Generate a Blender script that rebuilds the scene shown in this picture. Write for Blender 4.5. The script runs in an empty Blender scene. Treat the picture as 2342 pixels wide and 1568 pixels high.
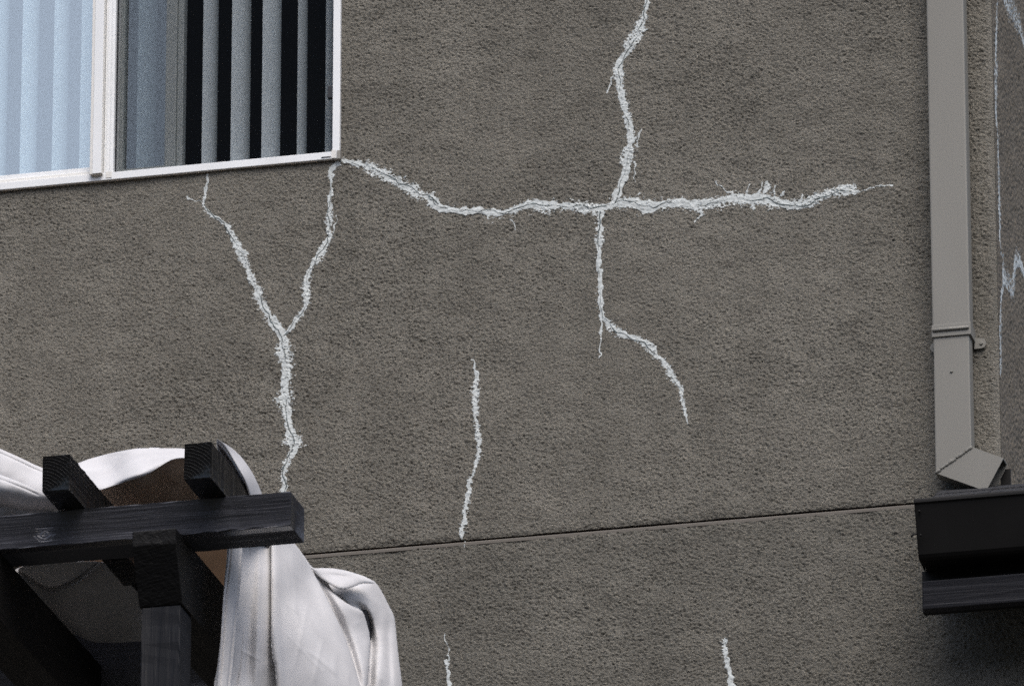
import bpy, bmesh, math, random
import numpy as np
from mathutils import Vector, Matrix

# ------------------------------------------------------------------ camera, sky, sun, exposure
scene = bpy.context.scene
COL = scene.collection
AZ, EL, FOC, DIST = math.radians(13.9), math.radians(21.0), 20000.0, 26.0   # long lens, looking up
AIM = np.array((0.0, 0.0, 3.8))
VIEW = np.array((-math.sin(AZ) * math.cos(EL), math.cos(AZ) * math.cos(EL), math.sin(EL)))
RIGHT = np.array((math.cos(AZ), math.sin(AZ), 0.0))
UP = np.cross(RIGHT, VIEW)
CPOS = AIM - VIEW * DIST
cam_data = bpy.data.cameras.new('camera')
cam_data.sensor_width = 36.0
cam_data.lens = 36.0 * FOC / 2342.0
cam_data.clip_start = 0.5
cam_data.clip_end = 3000.0
cam = bpy.data.objects.new('camera', cam_data)
COL.objects.link(cam)
M3 = Matrix((RIGHT, UP, -VIEW)).transposed()
cam.matrix_world = Matrix.Translation(Vector(CPOS)) @ M3.to_4x4()
scene.camera = cam

SUN_EL, SUN_AZ = math.radians(56), math.radians(24)      # azimuth from the wall's outward normal, towards the left
world = bpy.data.worlds.new('World')
scene.world = world
world.use_nodes = True
wn = world.node_tree
bg = wn.nodes['Background']
sky = wn.nodes.new('ShaderNodeTexSky')
sky.sky_type = 'NISHITA'
sky.sun_disc = False
sky.sun_elevation = SUN_EL
SUNDIR = Vector((math.sin(SUN_AZ) * math.cos(SUN_EL), -math.cos(SUN_AZ) * math.cos(SUN_EL), math.sin(SUN_EL)))
sky.sun_rotation = math.atan2(SUNDIR.x, SUNDIR.y)
sky.air_density = 1.0
sky.dust_density = 4.0
sky.ozone_density = 1.0
wn.links.new(sky.outputs[0], bg.inputs[0])
bg.inputs[1].default_value = 0.145
sun_d = bpy.data.lights.new('sun', 'SUN')
sun_d.energy = 1.2
sun_d.angle = math.radians(45)
sun_d.color = (0.95, 0.985, 1.0)
sun = bpy.data.objects.new('sun', sun_d)
COL.objects.link(sun)
sun.rotation_euler = SUNDIR.to_track_quat('Z', 'Y').to_euler()
vs = scene.view_settings
vs.view_transform = 'Standard'
vs.look = 'None'
vs.exposure = 0.55
vs.gamma = 1.0
vs.use_curve_mapping = False
scene.cycles.max_bounces = 8
scene.cycles.transparent_max_bounces = 16
scene.cycles.use_denoising = False
scene.cycles.use_adaptive_sampling = False
scene.cycles.sample_clamp_indirect = 4.0
scene.cycles.filter_width = 1.6
scene.cycles.denoising_input_passes = 'RGB_ALBEDO_NORMAL'
scene.cycles.denoising_prefilter = 'ACCURATE'

random.seed(5)
rng = np.random.default_rng(11)


# ------------------------------------------------------------------ helpers
def tag(o, label=None, cat=None, group=None, kind=None):
    for k, v in (('label', label), ('category', cat), ('group', group), ('kind', kind)):
        if v:
            o[k] = v
    return o


def empty(name, loc):
    o = bpy.data.objects.new(name, None)
    COL.objects.link(o)
    o.location = loc
    o.empty_display_size = 0.1
    return o


def link(name, me, mat, parent=None, smooth=False):
    o = bpy.data.objects.new(name, me)
    COL.objects.link(o)
    if mat:
        me.materials.append(mat)
    if smooth:
        me.polygons.foreach_set('use_smooth', np.ones(len(me.polygons), dtype=bool))
    if parent:
        o.parent = parent
        o.matrix_parent_inverse = Matrix.Translation(-Vector(parent_world(parent)))
    return o


def parent_world(p):
    v = Vector((0, 0, 0))
    while p is not None:
        v += p.location
        v += p.matrix_parent_inverse.to_translation() if p.parent else Vector((0, 0, 0))
        p = p.parent
    return v


def arr_mesh(name, V, F):
    """mesh from an (n,3) vertex array and an (m,4) or (m,3) face array"""
    V = np.asarray(V, dtype=np.float32)
    F = np.asarray(F, dtype=np.int32)
    k = F.shape[1]
    me = bpy.data.meshes.new(name)
    me.vertices.add(len(V))
    me.vertices.foreach_set('co', V.ravel())
    me.loops.add(F.size)
    me.loops.foreach_set('vertex_index', F.ravel())
    me.polygons.add(len(F))
    me.polygons.foreach_set('loop_start', np.arange(len(F), dtype=np.int32) * k)
    me.update(calc_edges=True)
    return me


def grid_faces(n, m, keep=None, flip=False):
    i, j = np.meshgrid(np.arange(n - 1), np.arange(m - 1), indexing='ij')
    a = i * m + j
    f = np.stack([a, a + 1, a + m + 1, a + m], -1).reshape(-1, 4)
    if flip:
        f = f[:, ::-1]
    if keep is not None:
        f = f[keep.ravel()]
    return f


def compact(V, F):
    used = np.unique(F)
    remap = np.zeros(len(V), dtype=np.int32)
    remap[used] = np.arange(len(used))
    return V[used], remap[F]


def box_bm(bm, lo, hi, bevel=0.0):
    lo, hi = Vector(lo), Vector(hi)
    r = bmesh.ops.create_cube(bm, size=1.0)
    for v in r['verts']:
        v.co = Vector(((lo[i] + hi[i]) / 2 + v.co[i] * (hi[i] - lo[i]) for i in range(3)))
    if bevel:
        es = list({e for v in r['verts'] for e in v.link_edges})
        bmesh.ops.bevel(bm, geom=es, offset=bevel, segments=2, affect='EDGES', profile=0.6)


def done(name, bm, mat, parent=None, smooth=False, origin=None):
    me = bpy.data.meshes.new(name)
    bmesh.ops.recalc_face_normals(bm, faces=bm.faces[:])
    bm.to_mesh(me)
    bm.free()
    if origin is not None:
        me.transform(Matrix.Translation(-Vector(origin)))
    o = link(name, me, mat, parent, smooth)
    if origin is not None:
        o.location = origin
    return o


def box(name, lo, hi, mat, parent=None, bevel=0.0, smooth=False):
    bm = bmesh.new()
    box_bm(bm, lo, hi, bevel)
    return done(name, bm, mat, parent, smooth)


def prism(name, pts, axis, a, b, mat, parent=None, bevel=0.0, smooth=False):
    """extrude a polygon along an axis: for 'x' pts are (y,z), for 'y' pts are (x,z)"""
    bm = bmesh.new()
    mk = (lambda p, t: (t, p[0], p[1])) if axis == 'x' else (lambda p, t: (p[0], t, p[1]))
    A = [bm.verts.new(mk(p, a)) for p in pts]
    B = [bm.verts.new(mk(p, b)) for p in pts]
    bm.faces.new(A)
    bm.faces.new(B[::-1])
    for i in range(len(pts)):
        j = (i + 1) % len(pts)
        bm.faces.new((A[i], B[i], B[j], A[j]))
    if bevel:
        bmesh.ops.bevel(bm, geom=bm.edges[:], offset=bevel, segments=2, affect='EDGES', profile=0.6)
    return done(name, bm, mat, parent, smooth)


def tube(name, pts, rad, mat, parent=None, seg=8):
    bm = bmesh.new()
    rings = []
    for i, p in enumerate(pts):
        p = Vector(p)
        t = (Vector(pts[min(i + 1, len(pts) - 1)]) - Vector(pts[max(i - 1, 0)])).normalized()
        a = t.orthogonal().normalized()
        b = t.cross(a)
        r = rad[i] if hasattr(rad, '__len__') else rad
        rings.append([bm.verts.new(p + a * r * math.cos(2 * math.pi * k / seg) + b * r * math.sin(2 * math.pi * k / seg)) for k in range(seg)])
    for q in range(len(rings) - 1):
        for k in range(seg):
            bm.faces.new((rings[q][k], rings[q][(k + 1) % seg], rings[q + 1][(k + 1) % seg], rings[q + 1][k]))
    bm.faces.new(rings[0][::-1])
    bm.faces.new(rings[-1])
    return done(name, bm, mat, parent, True)


def blur_noise(shape, step, wl_x, wl_z, lo=0.0):
    """smooth random field, unit variance, wavelengths in metres (axis 0 = x, axis 1 = z)"""
    w = rng.standard_normal(shape)
    f = np.fft.rfft2(w)
    kx = np.fft.fftfreq(shape[0], step)[:, None]
    kz = np.fft.rfftfreq(shape[1], step)[None, :]
    q = (kx * wl_x) ** 2 + (kz * wl_z) ** 2
    g = np.exp(-q * 1.2)
    if lo:
        g = g * (1 - np.exp(-q * lo))
    h = np.fft.irfft2(f * g, shape)
    return h / h.std()


def spots(shape, step, wl_x, wl_z, p):
    """sparse random grains spread to a given size, zero mean, unit variance"""
    w = np.where(rng.random(shape) < p, rng.exponential(1.0, shape), 0.0)
    f = np.fft.rfft2(w)
    kx = np.fft.fftfreq(shape[0], step)[:, None]
    kz = np.fft.rfftfreq(shape[1], step)[None, :]
    h_ = np.fft.irfft2(f * np.exp(-1.2 * ((kx * wl_x) ** 2 + (kz * wl_z) ** 2)), shape)
    h_ -= h_.mean()
    return h_ / h_.std()


def bilinear(H, fx, fz):
    fx = np.clip(fx, 0, H.shape[0] - 1.001)
    fz = np.clip(fz, 0, H.shape[1] - 1.001)
    i, j = fx.astype(int), fz.astype(int)
    a, b = fx - i, fz - j
    return (H[i, j] * (1 - a) * (1 - b) + H[i + 1, j] * a * (1 - b) + H[i, j + 1] * (1 - a) * b + H[i + 1, j + 1] * a * b)


# ------------------------------------------------------------------ materials
def mat(name, col, rough=0.6, spec=0.5, metal=0.0):
    m = bpy.data.materials.new(name)
    m.use_nodes = True
    b = m.node_tree.nodes['Principled BSDF']
    b.inputs['Base Color'].default_value = (*col, 1)
    b.inputs['Roughness'].default_value = rough
    b.inputs['Specular IOR Level'].default_value = spec
    b.inputs['Metallic'].default_value = metal
    return m


def N(m, kind, **kw):
    n = m.node_tree.nodes.new(kind)
    for k, v in kw.items():
        if k.startswith('i_'):
            key = k[2:].replace('_', ' ')
            n.inputs[key].default_value = v
        else:
            setattr(n, k, v)
    return n


def L(m, a, b):
    m.node_tree.links.new(a, b)


def noise_tint(m, scales, coldark, collight, detail=4.0, stretch=(1, 1, 1), contrast=(0.3, 0.7)):
    """base colour that wanders between two tones"""
    tc = N(m, 'ShaderNodeTexCoord')
    mp = N(m, 'ShaderNodeMapping')
    mp.inputs['Scale'].default_value = stretch
    L(m, tc.outputs['Object'], mp.inputs['Vector'])
    n = N(m, 'ShaderNodeTexNoise')
    n.inputs['Scale'].default_value = scales
    n.inputs['Detail'].default_value = detail
    L(m, mp.outputs[0], n.inputs['Vector'])
    r = N(m, 'ShaderNodeValToRGB')
    r.color_ramp.elements[0].position, r.color_ramp.elements[1].position = contrast
    r.color_ramp.elements[0].color = (*coldark, 1)
    r.color_ramp.elements[1].color = (*collight, 1)
    L(m, n.outputs[0], r.inputs[0])
    b = m.node_tree.nodes['Principled BSDF']
    L(m, r.outputs[0], b.inputs['Base Color'])
    return mp, n, r


def add_bump(m, height, strength, dist):
    bp = N(m, 'ShaderNodeBump')
    bp.inputs['Strength'].default_value = strength
    bp.inputs['Distance'].default_value = dist
    L(m, height, bp.inputs['Height'])
    L(m, bp.outputs[0], m.node_tree.nodes['Principled BSDF'].inputs['Normal'])
    return bp


def stucco(name, dark, light, fine=130, bump=1.0):
    m = mat(name, light, 0.92, 0.2)
    mp, n, r = noise_tint(m, 3.0, dark, light, 6.0)
    # fine sand speckle over slow blotches
    n2 = N(m, 'ShaderNodeTexNoise')
    n2.inputs['Scale'].default_value = 230
    n2.inputs['Detail'].default_value = 3
    L(m, mp.outputs[0], n2.inputs['Vector'])
    mix = N(m, 'ShaderNodeMix', data_type='RGBA', blend_type='MULTIPLY')
    mix.inputs['Factor'].default_value = 1.0
    mr = N(m, 'ShaderNodeMapRange')
    mr.inputs['From Min'].default_value = 0.3
    mr.inputs['From Max'].default_value = 0.7
    mr.inputs['To Min'].default_value = 0.68
    mr.inputs['To Max'].default_value = 1.30
    L(m, n2.outputs[0], mr.inputs[0])
    mps = N(m, 'ShaderNodeMapping')
    mps.inputs['Scale'].default_value = (7, 7, 0.9)
    ns = N(m, 'ShaderNodeTexNoise')
    ns.inputs['Scale'].default_value = 1.0
    ns.inputs['Detail'].default_value = 5
    L(m, mp.outputs[0], mps.inputs['Vector'])
    L(m, mps.outputs[0], ns.inputs['Vector'])
    av = N(m, 'ShaderNodeMath', operation='ADD')
    L(m, n.outputs[0], av.inputs[0])
    L(m, ns.outputs[0], av.inputs[1])
    hv_ = N(m, 'ShaderNodeMath', operation='MULTIPLY')
    hv_.inputs[1].default_value = 0.5
    L(m, av.outputs[0], hv_.inputs[0])
    L(m, hv_.outputs[0], r.inputs[0])
    L(m, r.outputs[0], mix.inputs[6])
    L(m, mr.outputs[0], mix.inputs[7])
    L(m, mix.outputs[2], m.node_tree.nodes['Principled BSDF'].inputs['Base Color'])
    n3 = N(m, 'ShaderNodeTexNoise')
    n3.inputs['Scale'].default_value = fine
    n3.inputs['Detail'].default_value = 6
    n3.inputs['Roughness'].default_value = 0.68
    mp3 = N(m, 'ShaderNodeMapping')
    mp3.inputs['Scale'].default_value = (1, 1, 1.6)
    L(m, mp.outputs[0], mp3.inputs['Vector'])
    L(m, mp3.outputs[0], n3.inputs['Vector'])
    add_bump(m, n3.outputs[0], bump, 0.008)
    return m


def wood(name, axis, knot=None, rough=(0.24, 0.45), ring=1.3, spec=0.55, col=(0.058, 0.059, 0.071)):
    """dark painted timber; growth rings about the board's long axis show on end grain and run as grain along the sides"""
    m = mat(name, col, 0.42, spec)
    tc = N(m, 'ShaderNodeTexCoord')
    mp = N(m, 'ShaderNodeMapping')
    sc = [1, 1, 1]
    sc['xyz'.index(axis)] = 0.05
    mp.inputs['Scale'].default_value = sc
    mp.inputs['Location'].default_value = (0.028, 0.028, 0.05)
    L(m, tc.outputs['Object'], mp.inputs['Vector'])
    nz = N(m, 'ShaderNodeTexNoise')
    nz.inputs['Scale'].default_value = 14
    nz.inputs['Detail'].default_value = 3
    L(m, mp.outputs[0], nz.inputs['Vector'])
    ad = N(m, 'ShaderNodeVectorMath', operation='MULTIPLY_ADD')
    ad.inputs[1].default_value = (0.014, 0.014, 0.014)
    L(m, nz.outputs['Color'], ad.inputs[0])
    L(m, mp.outputs[0], ad.inputs[2])
    wv = N(m, 'ShaderNodeTexWave', wave_type='RINGS', rings_direction=axis.upper(), wave_profile='SAW')
    wv.inputs['Scale'].default_value = 34
    wv.inputs['Distortion'].default_value = 0.7
    wv.inputs['Detail'].default_value = 2
    L(m, ad.outputs[0], wv.inputs['Vector'])
    hgt = wv.outputs['Fac']
    # checks and splits along the grain
    mp2 = N(m, 'ShaderNodeMapping')
    sc2 = [60, 60, 60]
    sc2['xyz'.index(axis)] = 3.0
    mp2.inputs['Scale'].default_value = sc2
    L(m, tc.outputs['Object'], mp2.inputs['Vector'])
    n2 = N(m, 'ShaderNodeTexNoise')
    n2.inputs['Scale'].default_value = 1.0
    n2.inputs['Detail'].default_value = 5
    n2.inputs['Distortion'].default_value = 0.6
    L(m, mp2.outputs[0], n2.inputs['Vector'])
    add = N(m, 'ShaderNodeMath', operation='MULTIPLY_ADD')
    add.inputs[1].default_value = ring
    L(m, hgt, add.inputs[0])
    L(m, n2.outputs[0], add.inputs[2])
    out = add.outputs[0]
    if knot:
        vd = N(m, 'ShaderNodeVectorMath', operation='DISTANCE')
        vd.inputs[1].default_value = knot
        L(m, tc.outputs['Object'], vd.inputs[0])
        nk = N(m, 'ShaderNodeMath', operation='MULTIPLY_ADD')
        nk.inputs[1].default_value = 0.045
        L(m, n2.outputs[0], nk.inputs[0])
        L(m, vd.outputs['Value'], nk.inputs[2])
        sn = N(m, 'ShaderNodeMath', operation='MULTIPLY')
        sn.inputs[1].default_value = 520
        L(m, nk.outputs[0], sn.inputs[0])
        si0 = N(m, 'ShaderNodeMath', operation='SINE')
        L(m, sn.outputs[0], si0.inputs[0])
        si = N(m, 'ShaderNodeMath', operation='MULTIPLY_ADD')
        si.inputs[1].default_value = 0.22
        L(m, si0.outputs[0], si.inputs[0])
        L(m, n2.outputs[0], si.inputs[2])
        mr = N(m, 'ShaderNodeMapRange')
        mr.inputs['From Min'].default_value = 0.030
        mr.inputs['From Max'].default_value = 0.052
        mr.inputs['To Min'].default_value = 1.0
        mr.inputs['To Max'].default_value = 0.0
        L(m, nk.outputs[0], mr.inputs[0])
        mx = N(m, 'ShaderNodeMix', data_type='FLOAT')
        L(m, mr.outputs[0], mx.inputs[0])
        L(m, out, mx.inputs[2])
        L(m, si.outputs[0], mx.inputs[3])
        out = mx.outputs[0]
    add_bump(m, out, 0.9, 0.005)
    rr = N(m, 'ShaderNodeMapRange')
    rr.inputs['To Min'].default_value = rough[0]
    rr.inputs['To Max'].default_value = rough[1]
    L(m, n2.outputs[0], rr.inputs[0])
    L(m, rr.outputs[0], m.node_tree.nodes['Principled BSDF'].inputs['Roughness'])
    return m


M = {}
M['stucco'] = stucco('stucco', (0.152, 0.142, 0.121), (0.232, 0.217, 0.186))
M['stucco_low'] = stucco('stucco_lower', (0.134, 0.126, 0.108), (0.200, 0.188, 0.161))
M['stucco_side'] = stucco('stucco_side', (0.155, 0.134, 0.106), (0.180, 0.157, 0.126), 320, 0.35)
M['render_plain'] = stucco('stucco_plain', (0.150, 0.138, 0.122), (0.178, 0.165, 0.147), 60, 1.0)
M['filler'] = mat('crack_filler', (0.66, 0.70, 0.69), 0.85, 0.25)
_, _, fr_ = noise_tint(M['filler'], 40, (0.47, 0.50, 0.495), (0.60, 0.63, 0.62), 5)
at_ = N(M['filler'], 'ShaderNodeAttribute', attribute_name='cover')
nz_ = N(M['filler'], 'ShaderNodeTexNoise')
nz_.inputs['Scale'].default_value = 260
tc_ = N(M['filler'], 'ShaderNodeTexCoord')
L(M['filler'], tc_.outputs['Object'], nz_.inputs['Vector'])
ma_ = N(M['filler'], 'ShaderNodeMath', operation='MULTIPLY_ADD')
ma_.inputs[1].default_value = 1.1
L(M['filler'], nz_.outputs[0], ma_.inputs[0])
L(M['filler'], at_.outputs['Fac'], ma_.inputs[2])
mr_ = N(M['filler'], 'ShaderNodeMapRange')
mr_.inputs['From Min'].default_value = 0.70
mr_.inputs['From Max'].default_value = 1.25
L(M['filler'], ma_.outputs[0], mr_.inputs[0])
mx_ = N(M['filler'], 'ShaderNodeMix', data_type='RGBA')
mx_.inputs[6].default_value = (0.21, 0.195, 0.17, 1)
L(M['filler'], mr_.outputs[0], mx_.inputs[0])
L(M['filler'], fr_.outputs[0], mx_.inputs[7])
L(M['filler'], mx_.outputs[2], M['filler'].node_tree.nodes['Principled BSDF'].inputs['Base Color'])
M['crack'] = mat('open_crack', (0.05, 0.06, 0.06), 0.9, 0.1)
noise_tint(M['crack'], 60, (0.02, 0.025, 0.025), (0.16, 0.19, 0.19), 3)
M['recess_shade'] = mat('joint_recess_shade', (0.055, 0.042, 0.036), 0.6, 0.3)  # bead is wall-coloured; its recess shadow is put into this brown
M['lip'] = mat('joint_lip', (0.19, 0.172, 0.15), 0.8, 0.2)
M['white'] = mat('white_frame', (0.80, 0.81, 0.82), 0.35, 0.5)
noise_tint(M['white'], 9, (0.74, 0.75, 0.75), (0.82, 0.83, 0.84), 5, (1, 1, 0.3))
M['cream'] = mat('cream_frame', (0.70, 0.685, 0.65), 0.4, 0.5)
M['screen_dimmed_white'] = mat('screen_dimmed_white', (0.42, 0.46, 0.46), 0.4, 0.5)  # white sash, greyed in its colour for the dimming screen before it
M['black'] = mat('black_plastic', (0.012, 0.012, 0.014), 0.4, 0.5)
M['vane'] = mat('vane', (0.76, 0.85, 0.91), 0.5, 0.4)
M['room'] = mat('room', (0.006, 0.007, 0.009), 0.9, 0.1)
M['pipe'] = mat('pipe_paint', (0.19, 0.182, 0.166), 0.5, 0.4)
noise_tint(M['pipe'], 5, (0.194, 0.186, 0.165), (0.213, 0.205, 0.183), 4, (1, 1, 0.4))
M['caulk'] = mat('caulk', (0.26, 0.25, 0.23), 0.6, 0.3)
M['woodx'] = wood('timber_along_x', 'x')
M['woodxk'] = wood('timber_along_x_knot', 'x', (-0.222, -0.07, -0.013))
M['woody'] = wood('timber_along_y', 'y', None, (0.24, 0.45), 2.0, 0.7, (0.013, 0.012, 0.013))
M['woodl'] = wood('timber_ledge', 'x', None, (0.5, 0.7), 0.5, 0.3, (0.016, 0.016, 0.020))
M['woodc'] = wood('timber_cross_beam', 'y', None, (0.5, 0.7), 0.4, 0.25, (0.007, 0.0065, 0.0065))
M['woodz'] = wood('timber_along_z', 'z', None, (0.5, 0.7), 0.5, 0.25, (0.011, 0.011, 0.013))
M['gutter'] = mat('gutter', (0.013, 0.0115, 0.0105), 0.6, 0.22)
noise_tint(M['gutter'], 8, (0.0045, 0.004, 0.0037), (0.007, 0.0064, 0.006), 4)
M['shingle'] = mat('shingle', (0.035, 0.035, 0.038), 0.95, 0.2)
mp_, n_, r_ = noise_tint(M['shingle'], 220, (0.008, 0.008, 0.009), (0.06, 0.06, 0.063), 3)
add_bump(M['shingle'], n_.outputs[0], 1.0, 0.006)
M['ground'] = mat('ground', (0.10, 0.095, 0.085), 0.95, 0.1)
noise_tint(M['ground'], 0.8, (0.035, 0.04, 0.03), (0.07, 0.065, 0.055), 8)
M['paving'] = mat('paving', (0.16, 0.155, 0.145), 0.9, 0.2)
noise_tint(M['paving'], 3, (0.03, 0.029, 0.027), (0.05, 0.048, 0.045), 8)

# cloth: cotton canvas that lets some light through
M['cloth'] = mat('canvas', (0.62, 0.60, 0.60), 0.9, 0.1)
mp_, n_, r_ = noise_tint(M['cloth'], 7, (0.56, 0.55, 0.555), (0.66, 0.65, 0.655), 7)
nf = N(M['cloth'], 'ShaderNodeTexNoise')
nf.noise_type = 'RIDGED_MULTIFRACTAL'
nf.inputs['Scale'].default_value = 5
nf.inputs['Detail'].default_value = 4
nf.inputs['Distortion'].default_value = 0.6
L(M['cloth'], mp_.outputs[0], nf.inputs['Vector'])
add_bump(M['cloth'], nf.outputs[0], 0.12, 0.006)
nt = M['cloth'].node_tree
tr = N(M['cloth'], 'ShaderNodeBsdfTranslucent')
tr.inputs['Color'].default_value = (0.56, 0.53, 0.52, 1)
ms = N(M['cloth'], 'ShaderNodeMixShader')
ms.inputs[0].default_value = 0.14
L(M['cloth'], nt.nodes['Principled BSDF'].outputs[0], ms.inputs[1])
L(M['cloth'], tr.outputs[0], ms.inputs[2])
L(M['cloth'], ms.outputs[0], nt.nodes['Material Output'].inputs['Surface'])


M['canvas_shade'] = mat('canvas_shade_tan', (0.34, 0.235, 0.165), 0.9, 0.1)  # same canvas; its brown underside shade is put into this colour
noise_tint(M['canvas_shade'], 9, (0.36, 0.275, 0.21), (0.50, 0.385, 0.30), 6)
nt = M['canvas_shade'].node_tree
tr = N(M['canvas_shade'], 'ShaderNodeBsdfTranslucent')
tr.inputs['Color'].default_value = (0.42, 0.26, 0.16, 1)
ms = N(M['canvas_shade'], 'ShaderNodeMixShader')
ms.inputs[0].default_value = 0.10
L(M['canvas_shade'], nt.nodes['Principled BSDF'].outputs[0], ms.inputs[1])
L(M['canvas_shade'], tr.outputs[0], ms.inputs[2])
L(M['canvas_shade'], ms.outputs[0], nt.nodes['Material Output'].inputs['Surface'])


def glass_mat(name, ior_boost, tint):
    m = bpy.data.materials.new(name)
    m.use_nodes = True
    nt = m.node_tree
    nt.nodes.remove(nt.nodes['Principled BSDF'])
    fr = N(m, 'ShaderNodeLayerWeight')
    fr.inputs['Blend'].default_value = 0.5
    pw = N(m, 'ShaderNodeMath', operation='POWER')
    pw.inputs[1].default_value = 5.0
    L(m, fr.outputs['Facing'], pw.inputs[0])
    mu = N(m, 'ShaderNodeMath', operation='ADD', use_clamp=True)
    mu.inputs[1].default_value = ior_boost
    L(m, pw.outputs[0], mu.inputs[0])
    t = N(m, 'ShaderNodeBsdfTransparent')
    t.inputs[0].default_value = (*tint, 1)
    g = N(m, 'ShaderNodeBsdfGlossy')
    g.inputs['Roughness'].default_value = 0.02
    g.inputs['Color'].default_value = (0.96, 1.0, 0.97, 1)
    x = N(m, 'ShaderNodeMixShader')
    L(m, mu.outputs[0], x.inputs[0])
    L(m, t.outputs[0], x.inputs[1])
    L(m, g.outputs[0], x.inputs[2])
    L(m, x.outputs[0], nt.nodes['Material Output'].inputs['Surface'])
    return m


M['glass'] = glass_mat('window_glass', 0.27, (0.92, 0.95, 0.96))
sm = bpy.data.materials.new('insect_screen')
sm.use_nodes = True
b_ = sm.node_tree.nodes['Principled BSDF']
b_.inputs['Base Color'].default_value = (0.011, 0.013, 0.016, 1)
b_.inputs['Roughness'].default_value = 0.8
b_.inputs['Specular IOR Level'].default_value = 0.0
t_ = N(sm, 'ShaderNodeBsdfTransparent')
x_ = N(sm, 'ShaderNodeMixShader')
n_ = N(sm, 'ShaderNodeTexNoise')
n_.inputs['Scale'].default_value = 90
tc_ = N(sm, 'ShaderNodeTexCoord')
L(sm, tc_.outputs['Object'], n_.inputs['Vector'])
mr_ = N(sm, 'ShaderNodeMapRange')
mr_.inputs['To Min'].default_value = 0.22
mr_.inputs['To Max'].default_value = 0.32
L(sm, n_.outputs[0], mr_.inputs[0])
L(sm, mr_.outputs[0], x_.inputs[0])
L(sm, t_.outputs[0], x_.inputs[1])
L(sm, b_.outputs[0], x_.inputs[2])
L(sm, x_.outputs[0], sm.node_tree.nodes['Material Output'].inputs['Surface'])
M['screen'] = sm

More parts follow.
